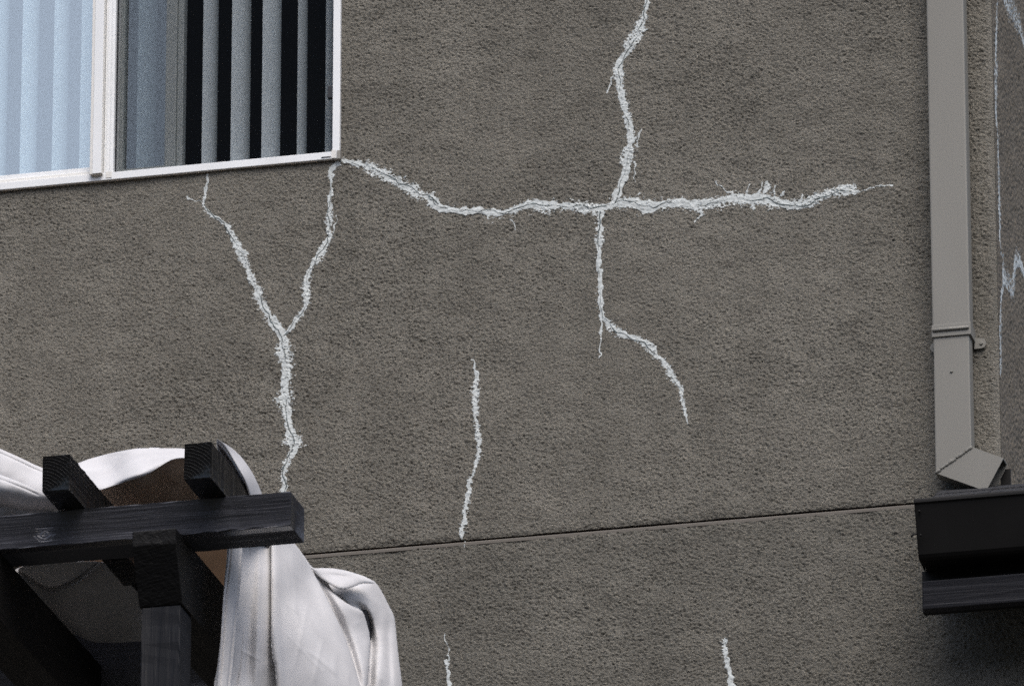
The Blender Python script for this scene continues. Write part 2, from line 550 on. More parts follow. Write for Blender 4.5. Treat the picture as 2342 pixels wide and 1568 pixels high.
CRACKS = {
  'forked': [[(-0.9474,4.4307,5.6),(-0.9517,4.389,8.8),(-0.9591,4.3349,9.6),(-0.9479,4.3128,12.0),(-0.9213,4.2893,16.0),(-0.8927,4.2697,18.0),(-0.8761,4.2388,16.0),(-0.8554,4.1991,18.0),(-0.8347,4.1511,18.0),(-0.814,4.1031,18.0),(-0.7933,4.0511,20.0),(-0.7767,4.0079,23.9),(-0.7562,3.9685,31.9),(-0.7316,3.9247,33.9),(-0.7092,3.8894,29.9),(-0.7055,3.8858,33.1),(-0.7019,3.8536,33.1),(-0.6982,3.814,30.7),(-0.6973,3.7698,30.7),(-0.7007,3.7261,35.5),(-0.697,3.6915,37.8),(-0.6928,3.6521,33.1),(-0.6892,3.6127,28.4),(-0.6779,3.5776,37.8),(-0.6682,3.5426,42.5),(-0.6703,3.5185,30.7),(-0.6852,3.4955,21.3),(-0.6982,3.4675,18.9),(-0.7012,3.4435,16.5),(-0.6952,3.409,21.3),(-0.6949,3.3751,21.3)],[(-1.0074,4.3628,3.6),(-0.9991,4.3514,2.8),(-0.9747,4.3491,3.2),(-0.9604,4.3372,4.8)],[(-0.5409,4.4289,18.0),(-0.5589,4.4096,16.0),(-0.5605,4.3678,10.0),(-0.563,4.326,14.0),(-0.5652,4.2927,18.0),(-0.5665,4.251,16.0),(-0.5674,4.2176,18.0),(-0.5633,4.1963,16.0),(-0.5771,4.1725,22.0),(-0.589,4.1444,25.9),(-0.6088,4.1171,23.9),(-0.6267,4.0938,16.0),(-0.6345,4.0612,23.9),(-0.6362,4.028,23.9),(-0.6367,3.9989,18.0),(-0.6358,3.9801,14.0),(-0.6536,3.9506,16.0),(-0.6793,3.9157,16.0),(-0.7031,3.8888,18.0)],[(-0.5436,4.2571,3.2),(-0.5494,4.2242,3.2),(-0.5533,4.2037,4.0)]],
  'horizontal': [[(-0.5349,4.4409,16.0),(-0.5228,4.4355,20.0),(-0.4905,4.4239,19.2),(-0.4582,4.4145,23.2),(-0.4259,4.4008,25.5),(-0.3936,4.3788,26.3),(-0.3614,4.3526,27.1),(-0.3292,4.3327,27.1),(-0.293,4.3103,27.9),(-0.2569,4.288,28.7),(-0.2288,4.2665,26.3),(-0.2558,4.2921,35.9),(-0.2397,4.2696,35.9),(-0.2196,4.251,31.9),(-0.1836,4.2433,27.9),(-0.1437,4.2353,31.9),(-0.1117,4.2364,29.9),(-0.0718,4.2263,27.9),(-0.032,4.2183,27.9),(-0.0041,4.2198,23.9),(0.0238,4.2317,25.9),(0.0556,4.2411,35.9),(0.0954,4.2331,37.9),(0.1352,4.2272,33.9),(0.1749,4.2213,29.9),(0.2145,4.2153,25.9),(0.2542,4.2074,33.9),(0.2859,4.2064,29.9),(0.3136,4.2141,31.9),(0.3414,4.2176,35.9),(0.373,4.2146,39.9),(0.4046,4.1949,43.9),(0.4322,4.1964,43.9),(0.4718,4.1988,31.9),(0.5112,4.1991,31.9),(0.5506,4.1912,35.9),(0.59,4.1874,33.9),(0.6334,4.1894,33.9),(0.565,4.1887,34.8),(0.5931,4.1876,31.6),(0.6243,4.1879,31.6),(0.6494,4.197,31.6),(0.6806,4.2005,31.6),(0.7055,4.1948,38.0),(0.7304,4.1924,36.4),(0.7553,4.19,36.4),(0.7802,4.1876,34.8),(0.805,4.1753,38.0),(0.8297,4.1648,33.2),(0.8545,4.1574,33.2),(0.8794,4.155,33.2),(0.9074,4.1589,31.6),(0.9292,4.1699,28.5),(0.9573,4.1803,22.1),(0.9853,4.1874,22.1),(1.0102,4.1915,25.3),(1.0287,4.1881,25.3),(1.0472,4.1814,9.5),(1.069,4.1858,5.1),(1.0938,4.1899,5.1),(1.1156,4.195,5.1),(1.1373,4.1949,4.4),(1.1589,4.1918,3.2)],[(0.6218,4.2539,5.1),(0.6342,4.2444,7.0),(0.6466,4.2366,5.7),(0.6714,4.2195,5.7)],[(0.7807,4.2335,9.5),(0.7868,4.223,12.7),(0.7742,4.2078,12.7)],[(-0.0081,4.1931,4.0),(0.0118,4.1642,4.0)],[(0.7182,4.2198,8.2),(0.7293,4.2335,4.4)],[(0.7555,4.2064,12.7),(0.7634,4.222,6.3),(0.7667,4.2348,2.5)],[(0.8238,4.1932,11.4),(0.8348,4.202,5.7)],[(0.799,4.2021,9.5),(0.804,4.2246,3.8)],[(0.5742,4.1648,19.0),(0.5835,4.1541,12.7),(0.5615,4.1332,4.4)],[(0.8795,4.1681,12.7),(0.8922,4.1866,4.4)],[(0.7364,4.1689,15.8),(0.7426,4.1617,5.1)]],
  'upper': [[(0.4293,4.8908,9.2),(0.4242,4.8824,9.2),(0.4191,4.8651,10.1),(0.4134,4.839,14.7),(0.407,4.8086,25.2),(0.3963,4.7786,29.4),(0.3878,4.7529,23.1),(0.3751,4.732,23.1),(0.3603,4.7113,25.2),(0.3477,4.6949,27.3),(0.335,4.6741,27.3),(0.3265,4.6484,25.2),(0.3305,4.617,25.2),(0.3346,4.5857,25.2),(0.3407,4.5541,27.3),(0.3468,4.5182,25.2),(0.3551,4.491,25.2),(0.3612,4.464,27.3),(0.364,4.4373,29.4),(0.3639,4.4065,31.5),(0.3608,4.3761,31.5),(0.3565,4.3458,31.5),(0.3501,4.3201,29.4),(0.3437,4.2944,29.4),(0.3332,4.2692,31.5),(0.3247,4.2437,33.6),(0.3162,4.2183,35.7)],[(0.3202,4.649,3.4),(0.3054,4.6151,3.4),(0.2947,4.572,2.9)],[(0.3954,4.4474,5.0),(0.3902,4.4215,4.2),(0.383,4.3937,4.2)],[(0.3761,4.3439,5.9),(0.378,4.3174,3.4),(0.377,4.2824,3.4)]],
  'lower': [[(0.2739,4.1951,22.0),(0.2718,4.1621,20.0),(0.2705,4.1207,20.0),(0.2676,4.0796,20.0),(0.2655,4.0384,20.0),(0.2685,3.9968,18.0),(0.2699,3.9553,20.0),(0.2709,3.914,20.0),(0.2727,3.8726,18.0),(0.2746,3.8519,20.0)],[(0.2741,3.8506,14.7),(0.2733,3.8412,8.8),(0.2721,3.8073,6.6),(0.2694,3.7697,4.4),(0.2675,3.7283,2.9)],[(0.2777,3.8522,14.7),(0.303,3.8271,20.2),(0.3247,3.8062,23.9),(0.35,3.7906,25.7),(0.3789,3.7785,18.4),(0.4042,3.7648,18.4),(0.4222,3.7424,20.2),(0.4437,3.7197,23.9),(0.4652,3.6913,18.4),(0.4831,3.6596,16.5),(0.5009,3.6316,14.7),(0.5152,3.6078,12.9),(0.5186,3.5774,11.0),(0.5238,3.5507,10.3),(0.5283,3.5278,10.3),(0.5307,3.5126,3.7),(0.5341,3.4936,5.9)]],
  'short': [[(-0.124,3.7577,4.5),(-0.1138,3.7384,9.8),(-0.1085,3.7103,14.3),(-0.1106,3.6783,12.5),(-0.1137,3.6465,15.6),(-0.1118,3.6051,13.4),(-0.1118,3.5684,12.5),(-0.1082,3.5406,17.0),(-0.1037,3.5082,14.3),(-0.1015,3.4761,12.5),(-0.1058,3.4399,11.2),(-0.1146,3.4088,11.2),(-0.1247,3.3733,13.4),(-0.1343,3.3377,15.6),(-0.1409,3.3019,15.6),(-0.143,3.2703,15.6),(-0.1452,3.2432,17.8),(-0.1509,3.2256,17.8),(-0.1508,3.1984,8.0)]],
  'stub': [[(-0.1473,3.1867,8.9),(-0.1463,3.1685,4.5)]],
  'bl': [[(-0.2005,2.8236,9.5),(-0.1953,2.794,14.8),(-0.19,2.7618,15.8),(-0.1863,2.7351,18.5),(-0.1836,2.6978,20.0),(-0.1804,2.6606,20.0)],[(-0.2039,2.9008,3.7),(-0.2007,2.8846,4.2),(-0.1903,2.8519,4.2),(-0.1969,2.8206,4.7)]],
  'br': [[(0.6384,2.8124,11.6),(0.6406,2.778,15.8),(0.6469,2.7406,16.9),(0.6527,2.7034,19.0),(0.66,2.6713,21.1),(0.6647,2.629,21.1),(0.6694,2.5867,19.0)]],
  's1': [[(0.1063,4.8297,20.4),(0.096,4.797,20.4),(0.0678,4.6577,27.2),(0.0468,4.5222,34.0),(0.0417,4.4078,27.2),(0.0643,4.2977,23.8),(0.0599,4.1912,34.0),(0.0619,4.0805,30.6),(0.0621,4.0181,17.0),(0.078,3.9756,17.0)]],
  's2': [[(0.0983,3.9737,17.0),(0.1119,3.9095,51.0),(0.174,3.9151,57.8),(0.2442,3.9293,51.0),(0.2776,3.9824,37.4),(0.3045,4.0388,44.2),(0.3769,4.0666,51.0),(0.4182,4.0613,40.8),(0.4711,4.0351,40.8),(0.5369,3.9967,34.0)],[(0.1119,3.9095,34.0),(0.0542,3.8143,20.4),(0.0307,3.7201,30.6),(0.0305,3.654,27.2),(0.0222,3.5755,20.4)]],
  's4': [[(0.1367,4.8566,34.0),(0.2188,4.8481,44.2),(0.3739,4.864,57.8),(0.4651,4.8616,51.0),(0.5191,4.8393,40.8),(0.589,4.8291,34.0)]],
}
# ------------------------------------------------------------------ ground
bm = bmesh.new()
for v in ((-1500, -1500), (1500, -1500), (1500, 1500), (-1500, 1500)):
    bm.verts.new((v[0], v[1], -7.12))
bm.faces.new(bm.verts[:])
tag(done('ground', bm, M['ground']), kind='structure')
tag(box('terrace', (-18, -4.2, -7.1), (16, 9, 0.0), M['paving']), kind='structure')

n, m_ = 60, 14  # unseen hill added behind the camera to cut low sky light
hx, hy = np.meshgrid(np.linspace(-400, 400, n), np.linspace(0, 1, m_), indexing='ij')
hz = -7.3 + 35 * (3 * hy ** 2 - 2 * hy ** 3) + 2.0 * blur_noise((n, m_), 1.0, 6, 6) * hy
hv = np.stack([hx, -46 - 32 * hy + 6 * np.sin(hx * 0.03), hz], -1).reshape(-1, 3)
tag(link('sky_block_hill', arr_mesh('sky_block_hill', hv, grid_faces(n, m_)), M['ground'], None, True), kind='structure')

# ------------------------------------------------------------------ the building
bld = empty('apartment_building', (0, 0, 0))
tag(bld, 'taupe stucco apartment building with pale filled cracks in its wall', 'building')
ST = 0.0027
X0, X1 = -1.80, 1.468
Z0, Z1 = 2.42, 5.24
ZJ = 3.183
WX0, WX1, WZ0, WZ1 = -2.05, -0.532, 4.440, 5.60
nx, nz = int(round((X1 - X0) / ST)) + 1, int(round((Z1 - Z0) / ST)) + 1
xs, zs = X0 + np.arange(nx) * ST, Z0 + np.arange(nz) * ST
XX, ZZ = np.meshgrid(xs, zs, indexing='ij')
g3 = blur_noise((nx, nz), ST, 0.10, 0.08)
g2 = blur_noise((nx, nz), ST, 0.018, 0.012, 2.0)
amp = 1.0 + 0.10 * blur_noise((nx, nz), ST, 0.45, 0.35)
coarse = np.clip((XX - 0.75) / 0.6, 0, 1)
low = (ZZ < ZJ)
# dashed coat: crowded grains thrown on, with short pits between them
fine_ = 0.85 * spots((nx, nz), ST, 0.0050, 0.0031, 0.12) - 0.95 * spots((nx, nz), ST, 0.0054, 0.0028, 0.06)
big_ = 0.8 * spots((nx, nz), ST, 0.0100, 0.0064, 0.03) - 0.8 * spots((nx, nz), ST, 0.0110, 0.0060, 0.02)
h = fine_ * (1 - 0.2 * coarse) + big_ * (0.15 + 0.5 * coarse + 0.12 * low) + 0.25 * g2 + 0.22 * rng.standard_normal((nx, nz))
h = np.clip(h, -3.2, 2.6)
H = 0.00112 * h * amp + 0.0010 * g3
# the upper coat curls in above the control joint
dj = (ZZ - ZJ - 0.008) / 0.022
H += np.where((ZZ > ZJ) & (dj < 1), -0.004 * np.clip(1 - dj, 0, 1.3) ** 2, 0)
dl = (ZJ - 0.007 - ZZ) / 0.010
H += np.where((ZZ < ZJ) & (dl < 1), -0.0006 * np.clip(1 - dl, 0, 1.5) ** 2, 0)
# rounded outside corner
RC = 0.026
YS = 0.013          # where the side face starts
dc = np.clip((XX - (X1 - RC)) / RC, 0, 1)
Hc = H * (1 - 0.9 * dc ** 2) - YS * dc ** 2
Vw = np.stack([XX, -Hc, ZZ], -1).reshape(-1, 3)
cx, cz = (XX[:-1, :-1] + ST / 2), (ZZ[:-1, :-1] + ST / 2)
hole = (cx > WX0) & (cx < WX1) & (cz > WZ0)
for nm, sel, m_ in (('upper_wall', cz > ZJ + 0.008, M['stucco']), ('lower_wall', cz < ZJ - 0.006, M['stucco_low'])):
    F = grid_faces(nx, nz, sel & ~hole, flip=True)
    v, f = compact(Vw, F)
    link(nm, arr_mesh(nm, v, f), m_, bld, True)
# control joint between the two coats
prism('control_joint', [(0.040, ZJ + 0.045), (0.014, ZJ + 0.045), (0.014, ZJ + 0.0005), (0.0008, ZJ + 0.0005), (0.0008, ZJ - 0.0065), (0.040, ZJ - 0.0065)],
      'x', X0, X1 - 0.006, M['recess_shade'], bld)
prism('joint_lip', [(0.0003, ZJ + 0.0010), (-0.0012, ZJ + 0.0008), (-0.0018, ZJ - 0.0010), (-0.0006, ZJ - 0.0090), (0.0003, ZJ - 0.0092)], 'x', X0, X1 - 0.006, M['lip'], bld)
# below the gutter roof the lower storey runs on past the corner
ne, me_ = int(0.50 / ST), int((2.885 - Z0) / ST)
xe, ze_ = np.meshgrid(X1 - RC - 0.004 + np.arange(ne) * ST, Z0 + np.arange(me_) * ST, indexing='ij')
he = 0.00112 * (0.9 * spots((ne, me_), ST, 0.0100, 0.0064, 0.03) - 0.9 * spots((ne, me_), ST, 0.0110, 0.0060, 0.02) + 0.6 * spots((ne, me_), ST, 0.005, 0.0031, 0.12))
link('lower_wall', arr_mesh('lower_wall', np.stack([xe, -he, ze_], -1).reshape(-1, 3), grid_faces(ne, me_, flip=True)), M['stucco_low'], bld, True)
box('lower_wall', (X1 + 0.002, 0.006, 0.0), (4.3, 0.2, 2.885), M['render_plain'], bld)
# side wall turning the corner
SS = 0.004
ny_, nz_ = int(0.86 / SS) + 1, int((Z1 - Z0) / SS) + 1
yy, zz = np.meshgrid(np.arange(ny_) * SS, Z0 + np.arange(nz_) * SS, indexing='ij')
hs = blur_noise((ny_, nz_), SS, 0.016, 0.012, 2.0)
HS = 0.0011 * hs + 0.0008 * blur_noise((ny_, nz_), SS, 0.12, 0.10)
yoff = YS
HS *= np.clip(yy / 0.02, 0.1, 1)
Vs = np.stack([X1 + HS, yoff + yy - 0.0022, zz], -1).reshape(-1, 3)
link('side_wall', arr_mesh('side_wall', Vs, grid_faces(ny_, nz_)), M['stucco_side'], bld, True)
# the plain rest of the building, outside the picture
bm = bmesh.new()
box_bm(bm, (-12, 0.004, 0.0), (X0 + 0.002, 0.2, WZ0))
box_bm(bm, (-12, 0.004, WZ0), (WX0, 0.2, 7.4))
box_bm(bm, (X0 + 0.002, 0.004, 0.0), (X1 - 0.004, 0.2, Z0 + 0.002))
box_bm(bm, (WX0, 0.004, Z1 - 0.002), (X1 - 0.004, 0.2, 7.4)) if False else None
box_bm(bm, (WX1, 0.004, Z1 - 0.002), (X1 - 0.004, 0.2, 7.4))
box_bm(bm, (WX0, 0.004, WZ1), (WX1, 0.2, 7.4))
done('outer_wall', bm, M['render_plain'], bld)
bm = bmesh.new()
box_bm(bm, (X1 - 0.2, RC + 0.85, 0.0), (X1, 8, 7.4))
box_bm(bm, (X1 - 0.2, 0.2, 0.0), (X1 - 0.001, RC + 0.85, Z0 + 0.002))
box_bm(bm, (X1 - 0.2, 0.2, Z1 - 0.002), (X1 - 0.001, RC + 0.85, 7.4))
done('rear_side_wall', bm, M['stucco_side'], bld)
box('roof', (-12.3, -0.35, 7.402), (X1 + 0.3, 8, 7.6), M['shingle'], bld)
# dark room behind the window
bm = bmesh.new()
a, b = Vector((WX0 - 0.3, 0.06, 4.2)), Vector((WX1 + 0.3, 2.6, 6.6))
r = bmesh.ops.create_cube(bm, size=1.0)
for v in r['verts']:
    v.co = Vector(((a[i] + b[i]) / 2 + v.co[i] * (b[i] - a[i]) for i in range(3)))
bmesh.ops.delete(bm, geom=[f for f in bm.faces if f.calc_center_median().y < 0.1], context='FACES')
done('room_lining', bm, M['room'], bld)

# ------------------------------------------------------------------ filled cracks
CST = 0.0015
gx0, gz0 = X0, Z0


def seg_field(px, pz, line, wig):
    """normalised distance (distance / half width) to a polyline with changing width"""
    best = np.full(px.shape, 99.0)
    bestw = np.zeros(px.shape)
    for (x0, z0, w0), (x1, z1, w1) in zip(line[:-1], line[1:]):
        dx, dz = x1 - x0, z1 - z0
        t = np.clip(((px - x0) * dx + (pz - z0) * dz) / (dx * dx + dz * dz + 1e-12), 0, 1)
        hw = np.maximum((w0 + (w1 - w0) * t) * 0.00052, 0.0028)
        q = np.hypot(px - x0 - dx * t, pz - z0 - dz * t) / hw
        m_ = q < best
        best[m_] = q[m_]
        bestw[m_] = hw[m_]
    return best, bestw


Hsm = None


def jitter_line(line, step, amp_):
    out = []
    for (x0, z0, w0), (x1, z1, w1) in zip(line[:-1], line[1:]):
        n = max(1, int(math.hypot(x1 - x0, z1 - z0) / step))
        for k in range(n):
            t = k / n
            out.append([x0 + (x1 - x0) * t, z0 + (z1 - z0) * t, w0 + (w1 - w0) * t])
    out.append(list(line[-1]))
    ph = random.random() * 9
    w1_ = 0.0
    for i, p in enumerate(out):
        q = line[0], line[-1]
        w1_ = 0.72 * w1_ + random.gauss(0, 0.55)
        a_ = amp_ * (w1_ + 0.8 * math.sin(i * 0.9 + ph))
        # sideways of the local run
        j0, j1 = out[max(i - 1, 0)], out[min(i + 1, len(out) - 1)]
        tx, tz = j1[0] - j0[0], j1[1] - j0[1]
        l_ = math.hypot(tx, tz) + 1e-9
        lim = p[2] * 0.0005 * 0.55
        a_ = max(-lim, min(lim, a_))
        p[0] += -tz / l_ * a_
        p[1] += tx / l_ * a_
    return out


def crack_patch(lines, side, hair, label, upto=None):
    pts = np.array([p for l in lines for p in l])
    pad = 0.05
    lx0, lx1 = pts[:, 0].min() - pad, pts[:, 0].max() + pad
    lz0, lz1 = pts[:, 1].min() - pad, pts[:, 1].max() + pad
    if side:
        lx0, lx1 = max(lx0, YS), min(lx1, YS + 0.85)
        ox = YS
    else:
        lx1 = min(lx1, X1 - RC)
        ox = X0
    lz0, lz1 = max(lz0, Z0), min(lz1, Z1)
    i0, i1 = int(math.floor((lx0 - ox) / CST)), int(math.ceil((lx1 - ox) / CST))
    j0, j1 = int(math.floor((lz0 - Z0) / CST)), int(math.ceil((lz1 - Z0) / CST))
    gx, gz = np.meshgrid(ox + np.arange(i0, i1 + 1) * CST, Z0 + np.arange(j0, j1 + 1) * CST, indexing='ij')
    stp, HH = (SS, HS) if side else (ST, H)
    base = bilinear(HH, (gx - ox) / stp, (gz - Z0) / stp)
    wx = 0.0022 * blur_noise(gx.shape, CST, 0.02, 0.02)
    wz = 0.0022 * blur_noise(gx.shape, CST, 0.02, 0.02)
    q = np.full(gx.shape, 99.0)
    hw = np.zeros(gx.shape)
    for l in lines:
        qq, ww = seg_field(gx + wx, gz + wz, l, 0)
        m_ = qq < q
        q[m_] = qq[m_]
        hw[m_] = ww[m_]
    rag = blur_noise(gx.shape, CST, 0.0085, 0.0026) * 0.75 + 0.5 * blur_noise(gx.shape, CST, 0.005, 0.0035)
    wide = 1.0 + 0.07 * blur_noise(gx.shape, CST, 0.05, 0.05)
    q = q / np.clip(wide, 0.7, 1.5)
    # solid smear in the middle, ragged drag marks and dabs that caught the high grains at the edge
    loose = rag * 0.7 + base / 0.00112 * 0.7
    keep_v = (q < 0.76) | ((q < 2.6) & (loose > (q - 0.93) * 1.55) & ((hw > 0.005) | (q < 1.3)))
    cover = np.clip(1.68 - q * 0.95 + 0.25 * loose, 0, 1)
    if upto is not None:
        keep_v &= gz > upto
    if not side:
        keep_v &= ~((gx < WX1 + 0.002) & (gz > WZ0 - 0.002) & (gx > WX0))
    fill = np.clip(1.25 - q, 0, 1)
    sm_ = 0.4 * blur_noise(gx.shape, CST, 0.016, 0.012) * 0.001
    y = base * (1 - 0.80 * fill) + sm_ * fill + 0.00025 + 0.0004 * fill
    y = np.maximum(y, base + 0.00025)
    n, m2 = gx.shape
    kf = keep_v[:-1, :-1] & keep_v[1:, :-1] & keep_v[:-1, 1:] & keep_v[1:, 1:]
    if side:
        V = np.stack([X1 + y, gx, gz], -1).reshape(-1, 3)
    else:
        V = np.stack([gx, -y, gz], -1).reshape(-1, 3)
    f0 = grid_faces(n, m2, kf, flip=not side)
    cov = cover.ravel()[np.unique(f0)]
    v, f = compact(V, f0)
    o = link('crack_filler', arr_mesh('crack_filler', v, f), M['filler'], bld, True)
    ca_ = o.data.attributes.new('cover', 'FLOAT', 'POINT')
    ca_.data.foreach_set('value', cov.astype(np.float32))
    if label:
        o['label'] = label
    # the hairline that has opened again inside the filler
    for li in hair:
        jl = jitter_line(lines[li], 0.009, 0.0036)
        vs_, fs_ = [], []
        open_ = 1.0
        for i, p in enumerate(jl):
            a_, b_ = jl[max(i - 1, 0)], jl[min(i + 1, len(jl) - 1)]
            tx, tz = b_[0] - a_[0], b_[1] - a_[1]
            l_ = math.hypot(tx, tz) + 1e-9
            open_ = max(0.0, min(1.7, open_ + random.gauss(-0.02, 0.45)))
            w_ = 0.0009 * open_ * min(1.0, p[2] / 14.0)
            for s_ in (-1, 1):
                qx, qz = p[0] - tz / l_ * w_ * s_, p[1] + tx / l_ * w_ * s_
                fi = (qx - ox) / CST - i0
                fj = (qz - Z0) / CST - j0
                yy_ = float(bilinear(y, np.array([fi]), np.array([fj]))[0]) + 0.0009
                vs_.append((X1 + yy_, qx, qz) if side else (qx, -yy_, qz))
        for i in range(len(jl) - 1):
            fs_.append((2 * i, 2 * i + 1, 2 * i + 3, 2 * i + 2))
        link('hairline_crack', arr_mesh('hairline_crack', np.array(vs_), np.array(fs_)), M['crack'], o)
    return o


crack_patch(CRACKS['horizontal'], False, [0], 'broad white band of filler running from the window corner across the wall')
crack_patch(CRACKS['upper'], False, [0], 'white filled crack climbing from the broad band to the top')
crack_patch(CRACKS['lower'], False, [0, 2], 'white filled crack dropping from the broad band and hooking right')
crack_patch(CRACKS['forked'], False, [0, 2], 'white filled crack shaped like a Y below the window')
crack_patch(CRACKS['short'], False, [], 'lone thin white filled crack ending at the control joint', ZJ + 0.008)
crack_patch(CRACKS['stub'], False, [], 'tiny white filler dab just below the control joint')
crack_patch(CRACKS['bl'], False, [], 'short white filled crack at the bottom beside the cloth')
crack_patch(CRACKS['br'], False, [], 'short white filled crack at the bottom near the dark gutter')
crack_patch(CRACKS['s1'], True, [], 'thin white vertical filled crack on the side wall')
crack_patch(CRACKS['s2'], True, [], 'zigzag white filled crack on the side wall')
crack_patch(CRACKS['s4'], True, [], 'slanting white filled crack high on the side wall')

# ------------------------------------------------------------------ window
win = empty('window', (WX1, 0, WZ0))
win.parent = bld
win['label'] = 'white framed sliding window with one lite screened'
FZ = 4.4635
B = 0.0015


def wbox(name, lo, hi, m_, bev=B):
    return box(name, lo, hi, m_, win, bev)


wbox('frame_stile', (-0.5545, -0.014, WZ0), (WX1, 0.10, WZ1), M['white'])
wbox('frame_stile', (WX0, -0.014, WZ0), (WX0 + 0.0225, 0.10, WZ1), M['white'])
wbox('frame_sill', (WX0 + 0.0235, -0.0145, WZ0), (-0.5555, 0.10, FZ), M['white'])
wbox('frame_head', (WX0 + 0.0235, -0.0145, WZ1 - 0.023), (-0.5555, 0.10, WZ1), M['white'])
wbox('mullion', (-1.2725, -0.011, FZ + 0.001), (-1.2430, 0.09, WZ1 - 0.024), M['white'])
bm = bmesh.new()
box_bm(bm, (-1.2650, -0.0135, FZ + 0.002), (-1.2620, -0.0112, WZ1 - 0.025))
box_bm(bm, (-1.2530, -0.0135, FZ + 0.002), (-1.2505, -0.0112, WZ1 - 0.025))
done('mullion_bead', bm, M['white'], win)
wbox('corner_caulk', (-0.556, -0.0162, WZ0 + 0.001), (-0.5445, -0.0147, FZ + 0.004), M['cream'], 0)
wbox('corner_caulk', (-1.264, -0.0162, WZ0 + 0.006), (-1.2465, -0.0147, FZ + 0.002), M['cream'], 0)
wbox('corner_key', (-0.5395, -0.019, WZ0 - 0.004), (-0.5285, 0.0, WZ0 + 0.024), M['caulk'])
wbox('weep_hole', (-0.588, -0.0157, 4.4445), (-0.559, -0.0143, 4.4480), M['black'], 0)
# left lite: proud sash
wbox('sash_stile', (-1.3120, -0.030, 4.4560), (-1.2735, 0.030, WZ1 - 0.024), M['cream'], 0.002)
wbox('sash_stile_face', (-1.3020, -0.0325, 4.4570), (-1.2745, -0.0303, WZ1 - 0.03), M['white'], 0.0008)
wbox('sash_rail', (WX0 + 0.024, -0.002, FZ + 0.001), (-1.3125, 0.032, 4.4780), M['cream'])
wbox('sash_rail', (WX0 + 0.024, 0.006, 4.4785), (-1.3125, 0.032, 4.4950), M['white'])
wbox('glass_pane', (WX0 + 0.024, 0.018, 4.4952), (-1.3125, 0.0185, WZ1 - 0.024), M['glass'], 0)
# right lite: sliding sash left half open behind an insect screen
wbox('sliding_stile', (-1.2435, 0.045, FZ + 0.001), (-1.2310, 0.075, WZ1 - 0.024), M['screen_dimmed_white'])
wbox('sliding_stile', (-1.0990, 0.045, FZ + 0.001), (-1.0640, 0.075, WZ1 - 0.024), M['screen_dimmed_white'], 0.003)
wbox('sliding_stile_lip', (-1.0630, 0.052, FZ + 0.001), (-1.0440, 0.075, WZ1 - 0.024), M['screen_dimmed_white'])
wbox('sliding_rail', (-1.2300, 0.046, FZ + 0.001), (-1.1000, 0.074, 4.4950), M['screen_dimmed_white'])
wbox('glass_pane', (-1.2300, 0.060, 4.4955), (-1.1000, 0.0605, WZ1 - 0.024), M['glass'], 0)
wbox('insect_screen', (-1.2405, 0.012, FZ + 0.0045), (-0.5585, 0.0125, WZ1 - 0.026), M['screen'], 0)
bm = bmesh.new()
box_bm(bm, (-1.2443, 0.004, FZ + 0.0005), (-0.5547, 0.016, FZ + 0.0035))
box_bm(bm, (-1.2443, 0.004, FZ + 0.0037), (-1.2408, 0.016, WZ1 - 0.026))
box_bm(bm, (-0.5615, 0.004, FZ + 0.0037), (-0.5547, 0.016, WZ1 - 0.026))
done('screen_frame', bm, M['black'], win)
wbox('screen_latch', (-0.5740, -0.004, 4.6430), (-0.5560, 0.011, 4.6830), M['black'], 0.002)

# vertical blind hanging in the room
bl = empty('vertical_blind', (-1.3, 0.11, 5.56))
tag(bl, 'pale vertical blind of curved vanes hanging behind the window', 'blind')
ZB, ZT = 4.33, 5.55


def vane_mesh(width, sag, ang):
    n = 10
    vs_, fs_ = [], []
    ca, sa = math.cos(ang), math.sin(ang)
    for k in range(n + 1):
        t = k / n * 2 - 1
        lx, ly = t * width / 2, -sag * (1 - t * t)
        x, y = lx * ca - ly * sa, lx * sa + ly * ca
        vs_ += [(x, y, ZB - 5.56), (x, y, ZT - 5.56)]
    for k in range(n):
        fs_.append((2 * k, 2 * k + 2, 2 * k + 3, 2 * k + 1))
    return arr_mesh('vane', np.array(vs_), np.array(fs_))


def vane(xr, vis, gap, sag=0.011, ang=None):
    """a vane whose right edge shows at xr; vis = width seen"""
    W = 0.092
    if ang is None:
        ang = math.acos(min(1, vis / W))
    me = vane_mesh(W, sag, ang)
    o = link('vane', me, M['vane'], None, True)
    o.parent = bl
    xc = xr - W / 2 * math.cos(ang)
    o.location = (xc + 1.3, 0.0, 0)
    return o


for xr, vis in ((-2.025, 0.05), (-1.930, 0.046), (-1.832, 0.05), (-1.735, 0.047), (-1.640, 0.052), (-1.542, 0.050), (-1.445, 0.045), (-1.340, 0.063), (-1.262, 0.03),
                (-1.164, 0.058), (-1.068, 0.045), (-0.968, 0.047), (-0.864, 0.060), (-0.768, 0.059), (-0.686, 0.029), (-0.587, 0.040)):
    vane(xr + 0.004, vis, 0, 0.010, math.acos(min(1, vis * 0.93 / 0.092)) + math.radians(14))
box('head_rail', (WX0 + 0.03, 0.085, 5.552), (-0.56, 0.135, 5.59), M['white'], bl)

# ------------------------------------------------------------------ downspout
ds = empty('downspout', (1.343, -0.05, 3.2))
tag(ds, 'taupe rectangular metal downspout ending in a side elbow above the dark gutter', 'downspout')
PX0, PX1, PY0, PY1 = 1.2885, 1.3985, -0.080, -0.024
bm = bmesh.new()
box_bm(bm, (PX0 - 0.001, PY0 - 0.001, 3.690), (PX1 + 0.001, PY1, 7.30), 0.005)
done('upper_pipe', bm, M['pipe'], ds)
PZ = 3.69
ELB, ELT = (PX0, 3.247), (PX1, 3.318)
prism('lower_pipe', [(PX0 + 0.001, PZ), (PX1 - 0.003, PZ), (PX1 - 0.002, ELT[1]), (PX0, ELB[1])], 'y', PY0 + 0.0015, PY1 + 0.001, M['pipe'], ds, 0.004)
